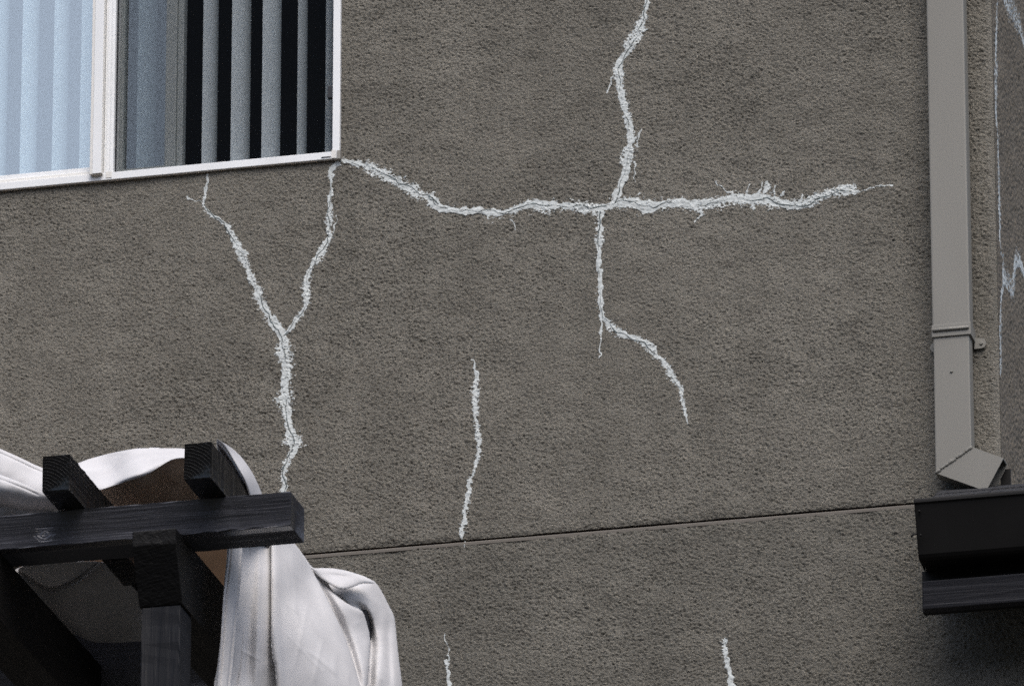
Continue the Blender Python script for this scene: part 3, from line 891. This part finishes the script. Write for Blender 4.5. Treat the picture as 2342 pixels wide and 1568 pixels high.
# elbow shell, open at its outlet
ang = math.radians(-25)
dx, dz = math.cos(ang), math.sin(ang)
TE = (ELT[0] + dx * 0.102, ELT[1] + dz * 0.102)
BE = (ELB[0] + dx * 0.164, ELB[1] + dz * 0.164)
bm = bmesh.new()


def quadbox(bm, p, y0, y1):
    A = [bm.verts.new((q[0], y0, q[1])) for q in p]
    Bv = [bm.verts.new((q[0], y1, q[1])) for q in p]
    bm.faces.new(A)
    bm.faces.new(Bv[::-1])
    for i in range(4):
        j = (i + 1) % 4
        bm.faces.new((A[i], Bv[i], Bv[j], A[j]))


th = 0.0025
nxp, nzp = -dz, dx      # across the elbow
quadbox(bm, [ELT, TE, BE, ELB], PY0, PY0 + th)
quadbox(bm, [ELT, (TE[0] + 0.003 * dx, TE[1] + 0.003 * dz), (BE[0] + 0.003 * dx, BE[1] + 0.003 * dz), ELB], PY1 - th, PY1)
quadbox(bm, [ELT, TE, (TE[0] - nxp * th, TE[1] - nzp * th), (ELT[0] - nxp * th, ELT[1] - nzp * th)], PY0 + th + 0.0002, PY1 - th - 0.0002)
quadbox(bm, [ELB, BE, (BE[0] + nxp * th, BE[1] + nzp * th), (ELB[0] + nxp * th, ELB[1] + nzp * th)], PY0 + th + 0.0002, PY1 - th - 0.0002)
done('elbow', bm, M['pipe'], ds)
sp = []
for k in range(34):
    t = k / 33
    sp.append((ELB[0] + (ELT[0] - ELB[0]) * t + random.gauss(0, 0.001), PY0 + 0.0008, ELB[1] + (ELT[1] - ELB[1]) * t + random.gauss(0, 0.0007)))
tube('elbow_seam', sp, [0.0040 + random.random() * 0.0018 for _ in sp], M['pipe'], ds, 8)
bm = bmesh.new()
box_bm(bm, (PX0 - 0.003, PY0 - 0.0035, 3.668), (PX1 + 0.0035, PY1 + 0.02, 3.706), 0.0015)
st = done('strap', bm, M['pipe'], ds)
tube('strap_rib', [(PX0 - 0.0005, PY0 - 0.0035, 3.6885), (PX0 + 0.002, PY0 - 0.005, 3.6887), (PX1 - 0.004, PY0 - 0.005, 3.6890), (PX1 - 0.001, PY0 - 0.0035, 3.689)], [0.002, 0.0052, 0.0052, 0.002], M['pipe'], st, 10)
for sx, ex, ez in ((1, PX1 + 0.019, 3.664), (-1, PX0 - 0.006, 3.664)):
    bm = bmesh.new()
    pts = [(ex + 0.016 * math.cos(t), ez + 0.016 * math.sin(t)) for t in np.linspace(-math.pi / 2, math.pi / 2, 11)]
    if sx < 0:
        pts = [(2 * ex - p[0], p[1]) for p in pts]
    inner = PX1 if sx > 0 else PX0
    pts += [(inner, ez + 0.019), (inner, ez - 0.016)]
    A = [bm.verts.new((p[0], -0.0125, p[1])) for p in pts]
    Bv = [bm.verts.new((p[0], -0.0095, p[1])) for p in pts]
    bm.faces.new(A)
    bm.faces.new(Bv[::-1])
    for i in range(len(pts)):
        bm.faces.new((A[i], Bv[i], Bv[(i + 1) % len(pts)], A[(i + 1) % len(pts)]))
    done('strap_ear', bm, M['pipe'], st)
    bm = bmesh.new()
    bmesh.ops.create_cone(bm, cap_ends=True, segments=12, radius1=0.0062, radius2=0.0045, depth=0.004,
                          matrix=Matrix.Translation((ex + 0.002 * sx, -0.0145, ez)) @ Matrix.Rotation(math.pi / 2, 4, 'X'))
    done('screw', bm, M['pipe'], st)
for x_, z_, r_ in ((1.342, 3.557, 0.0026), (1.385, 4.20, 0.0018)):
    bm = bmesh.new()
    bmesh.ops.create_uvsphere(bm, u_segments=10, v_segments=6, radius=r_, matrix=Matrix.Translation((x_, PY0 - 0.0003, z_)) @ Matrix.Scale(1.9, 4, (1, 0, 0)))
    done('paint_run', bm, M['pipe'], ds, True)

# ------------------------------------------------------------------ awning roof with gutter, right
aw = empty('gutter_roof', (1.4, -0.3, 2.9))
tag(aw, 'dark brown gutter on a small shingled roof at the lower right, below the downspout', 'roof')
AX0, AX1 = 1.277, 4.2
AY, AZ_ = 0.45, 0.167        # front lip 0.35 m out from the wall
def sh(p):
    return [(q[0] + AY, q[1] + AZ_) for q in p]


prof = [(-0.800, 2.905), (-0.803, 2.900), (-0.803, 2.893), (-0.797, 2.888), (-0.752, 2.752), (-0.745, 2.7435), (-0.736, 2.738), (-0.690, 2.733),
        (-0.690, 2.737), (-0.732, 2.742), (-0.740, 2.7475), (-0.747, 2.754), (-0.792, 2.892), (-0.795, 2.905)]
prism('gutter', sh(prof), 'x', AX0 + 0.003, AX1, M['gutter'], aw)
cap = [(-0.803, 2.904), (-0.803, 2.893), (-0.797, 2.888), (-0.752, 2.752), (-0.745, 2.7435), (-0.736, 2.738), (-0.660, 2.733), (-0.660, 2.900)]
prism('gutter_end_cap', sh(cap), 'x', AX0, AX0 + 0.0025, M['gutter'], aw)
for y_, z_ in ((-0.794, 2.868), (-0.779, 2.80)):
    bm = bmesh.new()
    bmesh.ops.create_uvsphere(bm, u_segments=8, v_segments=6, radius=0.004, matrix=Matrix.Translation((AX0 + 0.014, y_ - 0.002 + AY, z_ + AZ_)))
    done('rivet', bm, M['gutter'], aw, True)
# shingled slope rising behind the gutter
SY, SZ, SP = -0.785 + AY, 2.886 + AZ_, math.tan(math.radians(26.3))
for k in range(3):
    y0, y1 = SY + 0.09 * k, SY + 0.09 * (k + 1) + 0.02
    z0, z1 = SZ + (y0 - SY) * SP, SZ + (y1 - SY) * SP
    x_ = AX0 + 0.012 + random.random() * 0.03
    while x_ < 2.6:
        w_ = 0.13 + random.random() * 0.06
        bm = bmesh.new()
        A = [(x_, y0, z0 + 0.003), (x_ + w_ - 0.004, y0, z0 + 0.003), (x_ + w_ - 0.004, y1, z1 - 0.002), (x_, y1, z1 - 0.002)]
        vb = [bm.verts.new(p) for p in A]
        vt = [bm.verts.new((p[0], p[1], p[2] + 0.009 + random.random() * 0.003)) for p in A]
        bm.faces.new(vb[::-1])
        bm.faces.new(vt)
        for i in range(4):
            j = (i + 1) % 4
            bm.faces.new((vb[i], vb[j], vt[j], vt[i]))
        done('shingle', bm, M['shingle'], aw)
        x_ += w_
ze = SZ + (-0.01 - SY) * SP
prism('roof_deck', [(SY, SZ - 0.012), (SY, SZ), (-0.012, ze), (-0.012, SZ - 0.012)], 'x', AX0 + 0.012, AX1, M['gutter'], aw)
box('soffit', (AX0 + 0.003, -0.659 + AY, 2.735 + AZ_), (AX1, -0.012, 2.872 + AZ_), M['gutter'], aw)
box('support_beam', (AX0 + 0.0, -0.70 + AY, 2.603 + AZ_), (AX1, -0.662 + AY, 2.6890 + AZ_), M['woodl'], aw, 0.004)
box('hanger_board', (AX0 - 0.009, -0.655 + AY, 2.61 + AZ_), (AX1, -0.625 + AY, 2.7345 + AZ_), M['gutter'], aw)
box('corner_shade_slab', (1.49, -0.011, 2.735 + AZ_), (AX1, 3.4, 2.872 + AZ_), M['gutter'], aw)  # slab added past the corner to shade the side wall
box('post', (3.9, -0.27, 0.0), (4.0, -0.17, 2.76), M['woodz'], aw, 0.004)
tube('bent_nail', [(AX0 + 0.004, -0.782 + AY, 2.806 + AZ_), (AX0 - 0.008, -0.782 + AY, 2.803 + AZ_), (AX0 - 0.013, -0.784 + AY, 2.797 + AZ_)], 0.003, M['gutter'], aw, 6)
# little wall bracket behind the elbow outlet
box('elbow_bracket', (1.470, -0.022, 3.214), (1.5005, -0.019, 3.262), M['gutter'], ds)

# ------------------------------------------------------------------ pergola
pg = empty('pergola', (-0.5, -1.93, 0))
tag(pg, 'black painted timber pergola corner with two rafter ends at the lower left', 'pergola')


def board(name, lo, hi, m_, label=None, parent=pg):
    lo, hi = Vector(lo), Vector(hi)
    bm = bmesh.new()
    box_bm(bm, lo, hi, 0.0035)
    size = [hi[i] - lo[i] for i in range(3)]
    ax = size.index(max(size))
    es = [e for e in bm.edges if abs((e.verts[0].co - e.verts[1].co)[ax]) > 0.5 * size[ax]]
    bmesh.ops.subdivide_edges(bm, edges=es, cuts=int(min(90, size[ax] / 0.02)), use_grid_fill=True)
    for v in bm.verts:
        j_ = [random.gauss(0, 0.0007) for _ in range(3)]
        j_[ax] *= 0.3
        v.co += Vector(j_)
    o = done(name, bm, m_, parent, origin=(lo + hi) / 2 if name != 'front_beam' else Vector((-0.6, -1.93, 2.585)))
    if label:
        o['label'] = label
    return o


BZ0, BZ1 = 2.535, 2.635
board('front_beam', (-3.2, -2.0, BZ0), (-0.125, -1.857, BZ1), M['woodxk'])
board('rear_beam', (-3.2, -1.0, 2.395), (-0.175, -0.88, BZ1), M['woodx'])
for x_ in (-0.786 - 0.401 * 6, -0.786 - 0.401 * 5, -0.786 - 0.401 * 4, -0.786 - 0.401 * 3, -0.786 - 0.401 * 2, -0.786 - 0.401, -0.786, -0.385):
    board('rafter', (x_, -2.15, BZ1 + 0.001), (x_ + 0.077, -0.72, BZ1 + 0.106), M['woody'])


def corbel(x0, x1):
    p = [(-2.06, BZ0 - 0.001), (-2.06, BZ0 - 0.044), (-1.982, 2.342), (-0.86, 2.342), (-0.86, 2.393), (-1.001, 2.394), (-1.001, BZ0 - 0.001)]
    prism('cross_beam', p, 'x', x0, x1, M['woodc'], pg, 0.003)


corbel(-0.555, -0.432)
corbel(-1.077, -0.954)
corbel(-2.68, -2.557)
for px_ in (-0.549, -2.674):
    board('post', (px_, -1.98, 0.0), (px_ + 0.110, -1.87, 2.3415), M['woodz'])
    board('post', (px_ + 0.02, -0.99, 0.0), (px_ + 0.130, -0.88, 2.3415), M['woodz'])
# ------------------------------------------------------------------ canvas thrown over the pergola
cv = empty('canvas_cover', (-0.6, -1.5, 2.6))
tag(cv, 'crumpled off-white canvas cloth thrown over the pergola and hanging down its right side', 'cloth')


def at(px, py, Y):
    """surveyed point: line of sight through picture position (px, py), met by the upright plane y = Y"""
    d = VIEW[None] + RIGHT[None] * ((np.asarray(px) - 1171.0) / FOC)[:, None] - UP[None] * ((np.asarray(py) - 784.0) / FOC)[:, None]
    t = (np.asarray(Y) - CPOS[1]) / d[:, 1]
    return CPOS[None] + d * t[:, None]


def inside(poly, x, y):
    c = np.zeros(x.shape, bool)
    n = len(poly)
    for i in range(n):
        (x0, y0), (x1, y1) = poly[i], poly[(i + 1) % n]
        cond = ((y0 > y) != (y1 > y)) & (x < (x1 - x0) * (y - y0) / (y1 - y0 + 1e-9) + x0)
        c ^= cond
    return c


def smooth_poly(poly, it=2):
    for _ in range(it):
        q = []
        for i in range(len(poly)):
            a, b = poly[i], poly[(i + 1) % len(poly)]
            q += [(a[0] * .75 + b[0] * .25, a[1] * .75 + b[1] * .25), (a[0] * .25 + b[0] * .75, a[1] * .25 + b[1] * .75)]
        poly = q
    return poly


def smooth_line(l, it=2):
    for _ in range(it):
        q = [l[0]]
        for a, b in zip(l[:-1], l[1:]):
            q += [(a[0] * .75 + b[0] * .25, a[1] * .75 + b[1] * .25), (a[0] * .25 + b[0] * .75, a[1] * .25 + b[1] * .75)]
        q.append(l[-1])
        l = q
    return l


def line_dist(x, y, l):
    """distance to a polyline and the side (+ right of travel when y runs down)"""
    best = np.full(x.shape, 1e9)
    side = np.zeros(x.shape)
    for (x0, y0), (x1, y1) in zip(l[:-1], l[1:]):
        dx_, dy_ = x1 - x0, y1 - y0
        t = np.clip(((x - x0) * dx_ + (y - y0) * dy_) / (dx_ * dx_ + dy_ * dy_ + 1e-9), 0, 1)
        ex, ey = x - x0 - dx_ * t, y - y0 - dy_ * t
        d = np.hypot(ex, ey)
        m_ = d < best
        best[m_] = d[m_]
        side[m_] = np.sign(dx_ * ey - dy_ * ex)[m_] if True else 0
    return best, side


def rbf(ctrl, x, y, soft=60.0):
    P = np.array(ctrl, float)
    d = np.hypot(P[:, None, 0] - P[None, :, 0], P[:, None, 1] - P[None, :, 1])
    n = len(P)
    A = np.zeros((n + 3, n + 3))
    A[:n, :n] = np.sqrt(d ** 2 + soft ** 2) + np.eye(n) * -0.4
    A[:n, n] = 1
    A[:n, n + 1:n + 3] = P[:, :2] / 100
    A[n:, :n] = A[:n, n:].T
    w = np.linalg.solve(A, np.concatenate([P[:, 2], np.zeros(3)]))
    out = np.zeros(x.shape)
    for i in range(n):
        out += w[i] * np.sqrt((x - P[i, 0]) ** 2 + (y - P[i, 1]) ** 2 + soft ** 2)
    return out + w[n] + w[n + 1] * x / 100 + w[n + 2] * y / 100


def cloth(name, poly, ctrl, steps=(), ridges=(), wr=0.0016, res=1.4, label=None, rounds=2, edge=0.003, dy=0.0, ew=5.0, mt='cloth'):
    poly = smooth_poly(poly, rounds)
    P = np.array(poly)
    x0, x1, y0, y1 = P[:, 0].min(), P[:, 0].max(), P[:, 1].min(), P[:, 1].max()
    n, m_ = int((x1 - x0) / res) + 2, int((y1 - y0) / res) + 2
    x, y = np.meshgrid(x0 + np.arange(n) * res, y0 + np.arange(m_) * res, indexing='ij')
    Y = rbf(ctrl, x, y) + dy
    k = 0.00133
    for l, A_, B_, sgn in steps:
        d, s = line_dist(x, y, smooth_line(l))
        sd = d * s * sgn
        Y = Y + A_ * np.exp(-np.clip(sd, 0, None) * k / B_) / (1 + np.exp(-sd / 1.1))
    for l, A_, S_ in ridges:
        d, s = line_dist(x, y, smooth_line(l))
        end = np.minimum(np.hypot(x - l[0][0], y - l[0][1]), np.hypot(x - l[-1][0], y - l[-1][1])) * k
        Y = Y - A_ * np.exp(-(d * k / S_) ** 2) * (1 - np.exp(-(end / (4 * S_)) ** 2))
    W_ = blur_noise(x.shape, res, 95, 95) * wr + blur_noise(x.shape, res, 38, 38) * wr * 0.3
    Y = Y + W_
    # the border rolls away
    de, _ = line_dist(x, y, poly + [poly[0]])
    Y = Y + edge * np.exp(-de / ew)
    ins = inside(poly, x, y)
    # pull the outermost kept ring of points onto the outline so that the edge is clean
    near = np.zeros_like(ins)
    near[1:-1, 1:-1] = ~ins[1:-1, 1:-1] & (ins[2:, 1:-1] | ins[:-2, 1:-1] | ins[1:-1, 2:] | ins[1:-1, :-2] | ins[2:, 2:] | ins[:-2, :-2] | ins[2:, :-2] | ins[:-2, 2:])
    bi = np.argwhere(near)
    bx, by = x[near], y[near]
    bestd = np.full(bx.shape, 1e9)
    qx, qy = bx.copy(), by.copy()
    cl = poly + [poly[0]]
    for (ax, ay), (cx_, cy_) in zip(cl[:-1], cl[1:]):
        dx_, dy_ = cx_ - ax, cy_ - ay
        t = np.clip(((bx - ax) * dx_ + (by - ay) * dy_) / (dx_ * dx_ + dy_ * dy_ + 1e-9), 0, 1)
        ux, uy = ax + dx_ * t, ay + dy_ * t
        d = np.hypot(bx - ux, by - uy)
        s = d < bestd
        bestd[s], qx[s], qy[s] = d[s], ux[s], uy[s]
    x[near], y[near] = qx, qy
    use = ins | near
    kf = use[:-1, :-1] & use[1:, :-1] & use[:-1, 1:] & use[1:, 1:]
    V = at(x.ravel(), y.ravel(), Y.ravel())
    v, f = compact(V, grid_faces(n, m_, kf))
    o = link(name, arr_mesh(name, v, f), M[mt], cv, True)
    md = o.modifiers.new('thickness', 'SOLIDIFY')
    md.thickness = 0.0016
    md.offset = 0
    if label:
        o['label'] = label
    return o


def c3(*pts):
    return [(426.9 + 0.3777 * p[0], 975.8 + 0.3777 * p[1]) for p in pts]


def c2(*pts):
    return [(0.3776 * p[0], 975.8 + 0.3776 * p[1]) for p in pts]


drape_ctrl = [(508, 1012, -1.98), (530, 1025, -1.88), (555, 1050, -1.78), (593, 1119, -1.62), (560, 1110, -1.62), (520, 1090, -1.72), (620, 1240, -1.55), (545, 1200, -1.72), (515, 1270, -1.80),
              (500, 1400, -1.82), (488, 1570, -1.82), (560, 1400, -1.74), (620, 1400, -1.63), (620, 1560, -1.67), (700, 1420, -1.50), (680, 1300, -1.44),
              (720, 1560, -1.53), (780, 1500, -1.38), (760, 1380, -1.32), (720, 1305, -1.30), (800, 1312, -1.16), (800, 1345, -1.24), (850, 1335, -1.08), (900, 1420, -1.00),
              (850, 1450, -1.15), (880, 1560, -1.21), (925, 1565, -1.10)]
CREASES = []
for (p, q, a_, s_) in (((560, 720), (575, 1560), .0030, .010), ((625, 730), (660, 1180), .0035, .008), ((600, 900), (760, 1420), .0030, .008), ((650, 1050), (860, 1330), .0030, .007),
                       ((740, 1020), (640, 1500), .0025, .008), ((700, 1330), (930, 1520), .0035, .007), ((590, 1040), (700, 1150), .0030, .006), ((830, 1250), (760, 1580), .0030, .008),
                       ((910, 1300), (900, 1600), .0040, .010), ((960, 1420), (980, 1600), .0045, .009), ((300, 1330), (470, 1420), .0025, .006), ((370, 1000), (360, 1600), -.006, .012),
                       ((430, 720), (415, 1600), .006, .012), ((490, 720), (490, 1600), .004, .007), ((1180, 1100), (1160, 1600), .006, .012), ((1230, 1180), (1260, 1600), .004, .008),
                       ((1090, 1000), (1190, 1120), .006, .010), ((1010, 1060), (1090, 1180), .005, .009), ((880, 1000), (1000, 1260), .006, .012), ((850, 900), (1000, 915), .004, .006),
                       ((640, 860), (720, 960), .0025, .006), ((560, 1200), (840, 1500), .0022, .006), ((1150, 1330), (1230, 1420), .004, .008), ((1120, 1480), (1240, 1560), .003, .008)):
    mid_ = ((p[0] + q[0]) / 2 + random.uniform(-18, 18), (p[1] + q[1]) / 2)
    CREASES.append((c3(p, mid_, q), a_ * 0.75, s_ * 1.0))
# the sheet as it hangs: a hemmed edge, two pleats, then a gathered bunch over the end of the rear beam
cloth('canvas_fold', c3((150, 600), (250, 600), (250, 740), (222, 1000), (200, 1380), (150, 1640), (300, 1640), (420, 1640), (420, 600)), drape_ctrl, wr=0.001, dy=0.035, rounds=1)
cloth('canvas_hem', c3((262, 560), (256, 740), (226, 1000), (203, 1380), (180, 1660), (256, 1660), (296, 1250), (319, 1000), (328, 900), (337, 740), (340, 560)), drape_ctrl, wr=0.0008, dy=-0.042,
      ridges=[(c3((270, 560), (268, 740), (238, 1000), (215, 1380), (192, 1660)), -0.007, 0.0035), (c3((326, 560), (322, 740), (306, 1000), (282, 1250), (242, 1660)), -0.006, 0.0035)], rounds=0, edge=0.004, label='narrow stitched hem strip of the canvas', ew=3.0)
cloth('canvas_fold', c3((300, 540), (300, 740), (285, 1000), (255, 1300), (225, 1660), (600, 1660), (560, 1450), (545, 1200), (545, 540)), drape_ctrl, wr=0.0012, dy=0.016,
      ridges=CREASES + [(c3((490, 560), (492, 1000), (470, 1350), (455, 1660)), 0.020, 0.026), (c3((400, 560), (385, 1000), (350, 1660)), -0.016, 0.022), (c3((440, 560), (436, 1100), (410, 1660)), 0.004, 0.008), (c3((352, 560), (352, 740), (340, 900), (312, 1250), (276, 1660)), -0.035, 0.013)], rounds=0)
side_poly = [(490, 1000), (508, 1011), (530, 1024), (555, 1048), (577, 1080), (594, 1116), (606, 1150), (616, 1185), (612, 1222), (540, 1222), (520, 1190), (512, 1070)]
side_ctrl = [(500, 1000, -2.02), (508, 1011, -1.98), (530, 1024, -1.88), (555, 1048, -1.76), (577, 1080, -1.68), (594, 1116, -1.60), (620, 1192, -1.52), (664, 1247, -1.46), (706, 1293, -1.38),
             (505, 1040, -2.00), (535, 1060, -1.93), (560, 1090, -1.86), (570, 1130, -1.80), (560, 1200, -1.76), (640, 1270, -1.56), (600, 1330, -1.68), (690, 1330, -1.46)]
cloth('canvas_fold', side_poly, side_ctrl, wr=0.001, rounds=1, steps=[([(500, 1010), (516, 1030), (545, 1075), (566, 1120), (575, 1180)], 0.22, 0.4, 1)])
cloth('canvas_panel', c3((508, 560), (512, 700), (515, 1000), (506, 1200), (520, 1400), (538, 1450), (548, 1660), (1080, 1660), (1048, 1560), (1000, 1400), (940, 1230), (850, 1040), (760, 870), (700, 765), (640, 690), (600, 560)),
      drape_ctrl, wr=0.0008, dy=-0.040, ridges=CREASES + [(c3((530, 560), (535, 1000), (528, 1200), (560, 1450), (575, 1660)), 0.006, 0.014), (c3((735, 860), (900, 1220), (1010, 1560)), 0.008, 0.016),
      (c3((780, 1300), (840, 1660)), 0.006, 0.03), (c3((620, 800), (660, 1200), (640, 1660)), -0.006, 0.04)], rounds=1, edge=0.014, ew=4.0, label='broad smooth panel of the hanging canvas')
cloth('canvas_fold', c3((640, 700), (700, 765), (756, 850), (790, 862), (840, 930), (905, 1020), (985, 1078), (1060, 1108), (1080, 1150), (1114, 1280), (1104, 1400), (1086, 1660), (900, 1660), (800, 1300), (700, 1000)),
      drape_ctrl, wr=0.0015, dy=0.060, ridges=CREASES + [(c3((772, 900), (862, 1050), (952, 1240), (1012, 1410), (1062, 1660)), -0.05, 0.014), (c3((850, 980), (960, 1200), (1055, 1330), (1075, 1660)), 0.022, 0.030), (c3((960, 1100), (1030, 1180), (1080, 1290)), 0.012, 0.016), (c3((905, 1040), (990, 1240), (1040, 1400)), -0.010, 0.014)],
      rounds=1, edge=0.022, ew=5.0)
cloth('canvas_fold', c3((860, 900), (1000, 960), (1060, 945), (1120, 925), (1145, 940), (1190, 1010), (1225, 1085), (1256, 1140), (1264, 1200), (1280, 1370), (1305, 1560), (1316, 1680), (1060, 1680), (1100, 1300), (1000, 1100), (860, 1000)),
      drape_ctrl, wr=0.0018, dy=0.150, ridges=CREASES + [(c3((960, 1050), (1080, 1110), (1122, 1290), (1116, 1400), (1102, 1680)), -0.06, 0.013), (c3((1150, 980), (1185, 1200), (1190, 1400), (1175, 1660)), 0.014, 0.024), (c3((1225, 1100), (1225, 1300), (1235, 1660)), -0.012, 0.012), (c3((1060, 1010), (1110, 1090), (1135, 1250)), 0.014, 0.016),
      (c3((1210, 1180), (1245, 1420), (1260, 1660)), 0.008, 0.016), (c3((1140, 1320), (1160, 1500), (1150, 1660)), 0.010, 0.018)], rounds=1, edge=0.03, ew=6.0, label='outer bunched fold of canvas over the rear beam end')
cloth('canvas_fold', c3((742, 840), (762, 856), (800, 853), (880, 855), (960, 868), (1030, 889), (1090, 910), (1142, 942), (1120, 948), (1062, 944), (1010, 966), (960, 984), (915, 980), (860, 945), (800, 905)),
      drape_ctrl, wr=0.001, dy=0.030, ridges=[(c3((790, 868), (900, 872), (1040, 905), (1120, 940)), 0.014, 0.014), (c3((850, 915), (930, 945), (1040, 930)), 0.010, 0.012), (c3((800, 885), (930, 905), (1050, 915)), -0.010, 0.008)],
      rounds=1, edge=0.016, ew=4.0, label='rolled over top of the bunched canvas')

swag_poly = [(140, 1082), (160, 1068), (183, 1057), (211, 1047), (276, 1031), (328, 1023.5), (378, 1023.5), (425, 1026), (480, 1034), (490, 1190), (140, 1195)]
swag_ctrl = [(140, 1080, -1.60), (183, 1057, -1.56), (276, 1031, -1.58), (328, 1023, -1.60), (378, 1023, -1.60), (425, 1026, -1.58), (480, 1034, -1.56),
             (227, 1117, -1.86), (280, 1100, -1.86), (340, 1084, -1.87), (396, 1046, -1.80), (440, 1044, -1.78),
             (250, 1085, -1.70), (300, 1060, -1.76), (340, 1045, -1.72), (380, 1035, -1.66),
             (200, 1140, -1.78), (300, 1140, -1.70), (400, 1090, -1.66), (440, 1090, -1.60), (400, 1150, -1.55), (250, 1180, -1.62), (470, 1180, -1.5), (150, 1180, -1.66)]
ridge_line = c2((540, 400), (620, 378), (760, 330), (880, 295), (990, 225), (1050, 192), (1120, 186), (1200, 190))
cloth('canvas_swag', [p for p in swag_poly if p[1] < 1100] + ridge_line[::-1] + c2((460, 420), (380, 440)), swag_ctrl,
      ridges=[(c2((585, 335), (640, 290), (700, 262), (760, 215), (800, 190)), -0.030, 0.020),
              (c2((690, 160), (780, 150), (860, 140), (930, 175), (990, 190), (1060, 150)), 0.016, 0.014),
              (c2((960, 160), (985, 185), (1000, 200)), -0.018, 0.012), (c2((640, 360), (760, 310), (880, 270), (980, 205)), 0.012, 0.010),
              (c2((490, 225), (620, 190), (760, 160)), -0.006, 0.006), (c2((560, 300), (660, 220), (740, 170)), 0.008, 0.012), (c2((820, 230), (900, 220), (1000, 175)), -0.012, 0.012)],
      wr=0.002, rounds=1, edge=0.01, ew=4.0, label='pale hump of canvas between the two rafter ends')
cloth('canvas_shade_patch', [(140, 1120), (230, 1108), (330, 1070), (390, 1030), (490, 1030), (490, 1195), (140, 1195)],  # separate patch whose colour carries the shade under the canvas hump
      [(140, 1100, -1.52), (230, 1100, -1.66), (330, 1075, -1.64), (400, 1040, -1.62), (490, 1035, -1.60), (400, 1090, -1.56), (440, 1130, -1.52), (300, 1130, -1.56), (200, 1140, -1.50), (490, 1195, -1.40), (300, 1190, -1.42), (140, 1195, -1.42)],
      ridges=[(c2((1110, 200), (1040, 330), (960, 420)), 0.03, 0.03), (c2((700, 420), (860, 360), (1000, 290)), 0.012, 0.02)], wr=0.004, rounds=0, dy=0.05, mt='canvas_shade', label='underside of the canvas between the rafter ends, its shade coloured in tan')

left_top = [(-60, 1000), (0, 1026), (45, 1046), (90, 1068), (125, 1078), (150, 1100), (150, 1180), (-60, 1180)]
cloth('canvas_swag', left_top, [(-60, 1000, -1.84), (0, 1026, -1.84), (90, 1068, -1.83), (150, 1090, -1.82), (0, 1100, -1.87), (90, 1130, -1.86), (0, 1180, -1.80), (150, 1180, -1.78), (-60, 1150, -1.82)],
      ridges=[([(-60, 1008), (0, 1036), (45, 1056), (90, 1078), (125, 1088)], -0.004, 0.003)], wr=0.004, rounds=1, label='far layer of canvas left of the rafter ends')
left_low = [(-60, 1064), (0, 1085), (50, 1104), (95, 1124), (150, 1150), (150, 1200), (-60, 1215)]
cloth('canvas_swag', left_low, [(-60, 1066, -1.90), (0, 1085, -1.92), (95, 1124, -1.91), (150, 1150, -1.89), (0, 1110, -1.935), (95, 1140, -1.92), (0, 1135, -1.90), (60, 1160, -1.86), (0, 1165, -1.78), (100, 1180, -1.76), (-60, 1210, -1.66), (140, 1200, -1.66)],
      ridges=[([(-60, 1074), (0, 1095), (50, 1114), (95, 1134)], -0.003, 0.003)], wr=0.003, rounds=1, label='near hemmed layer of canvas left of the rafter ends')

pocket_poly = [(20, 1296), (120, 1285), (235, 1280), (275, 1310), (345, 1385), (345, 1462), (300, 1466), (260, 1468.5), (219, 1468), (195, 1461), (176, 1449), (160, 1444), (90, 1370)]
pocket_ctrl = [(30, 1300, -1.55), (227, 1289, -1.55), (110, 1380, -1.42), (170, 1440, -1.20), (320, 1460, -1.22), (340, 1390, -1.30), (220, 1380, -1.34), (220, 1465, -1.12)]
cloth('canvas_pocket', pocket_poly, pocket_ctrl,
      steps=[(c2((130, 880), (215, 935), (280, 975), (330, 972), (430, 940), (530, 880), (600, 825)), 0.14, 0.10, 1)],
      ridges=[(c2((740, 1060), (740, 1180), (720, 1240)), 0.02, 0.02), (c2((540, 1060), (660, 1090), (740, 1090)), 0.012, 0.015)], wr=0.0022,
      label='shaded sagging canvas seen under the front beam')
flap_poly = [(20, 1300), (120, 1288), (232, 1280), (215, 1302), (190, 1325), (165, 1340), (140, 1350), (122, 1357), (108, 1353), (92, 1344), (74, 1336), (50, 1322)]
cloth('canvas_flap', flap_poly, [(30, 1300, -1.55), (227, 1289, -1.56), (75, 1336, -1.50), (110, 1353, -1.47), (165, 1340, -1.50), (120, 1320, -1.44), (160, 1310, -1.46)], wr=0.003, rounds=1, edge=0.0,
      label='curled loose flap of canvas under the front beam')
# the flat spread of canvas lying on the rafters
n, m_ = 90, 44
x, y = np.meshgrid(np.linspace(-3.1, -0.33, n), np.linspace(-1.40, -0.76, m_), indexing='ij')
z = BZ1 + 0.112 + 0.004 * blur_noise((n, m_), 0.03, 0.2, 0.2) + 0.006
ph = (x + 0.786 - 0.0385) / 0.401
z = z - 0.030 * np.sin(np.pi * ph) ** 2
z = np.maximum(z, BZ1 + 0.075) + 0.16 * np.clip((-1.05 - y) / 0.35, 0, 1) ** 2 * np.clip((-0.42 - x) / 0.12, 0, 1)
V = np.stack([x, y, z], -1).reshape(-1, 3)
link('canvas_top', arr_mesh('canvas_top', V, grid_faces(n, m_, flip=True)), M['canvas_shade'], cv, True)  # hidden sheet in the shade tan, shaped to keep light off the underside
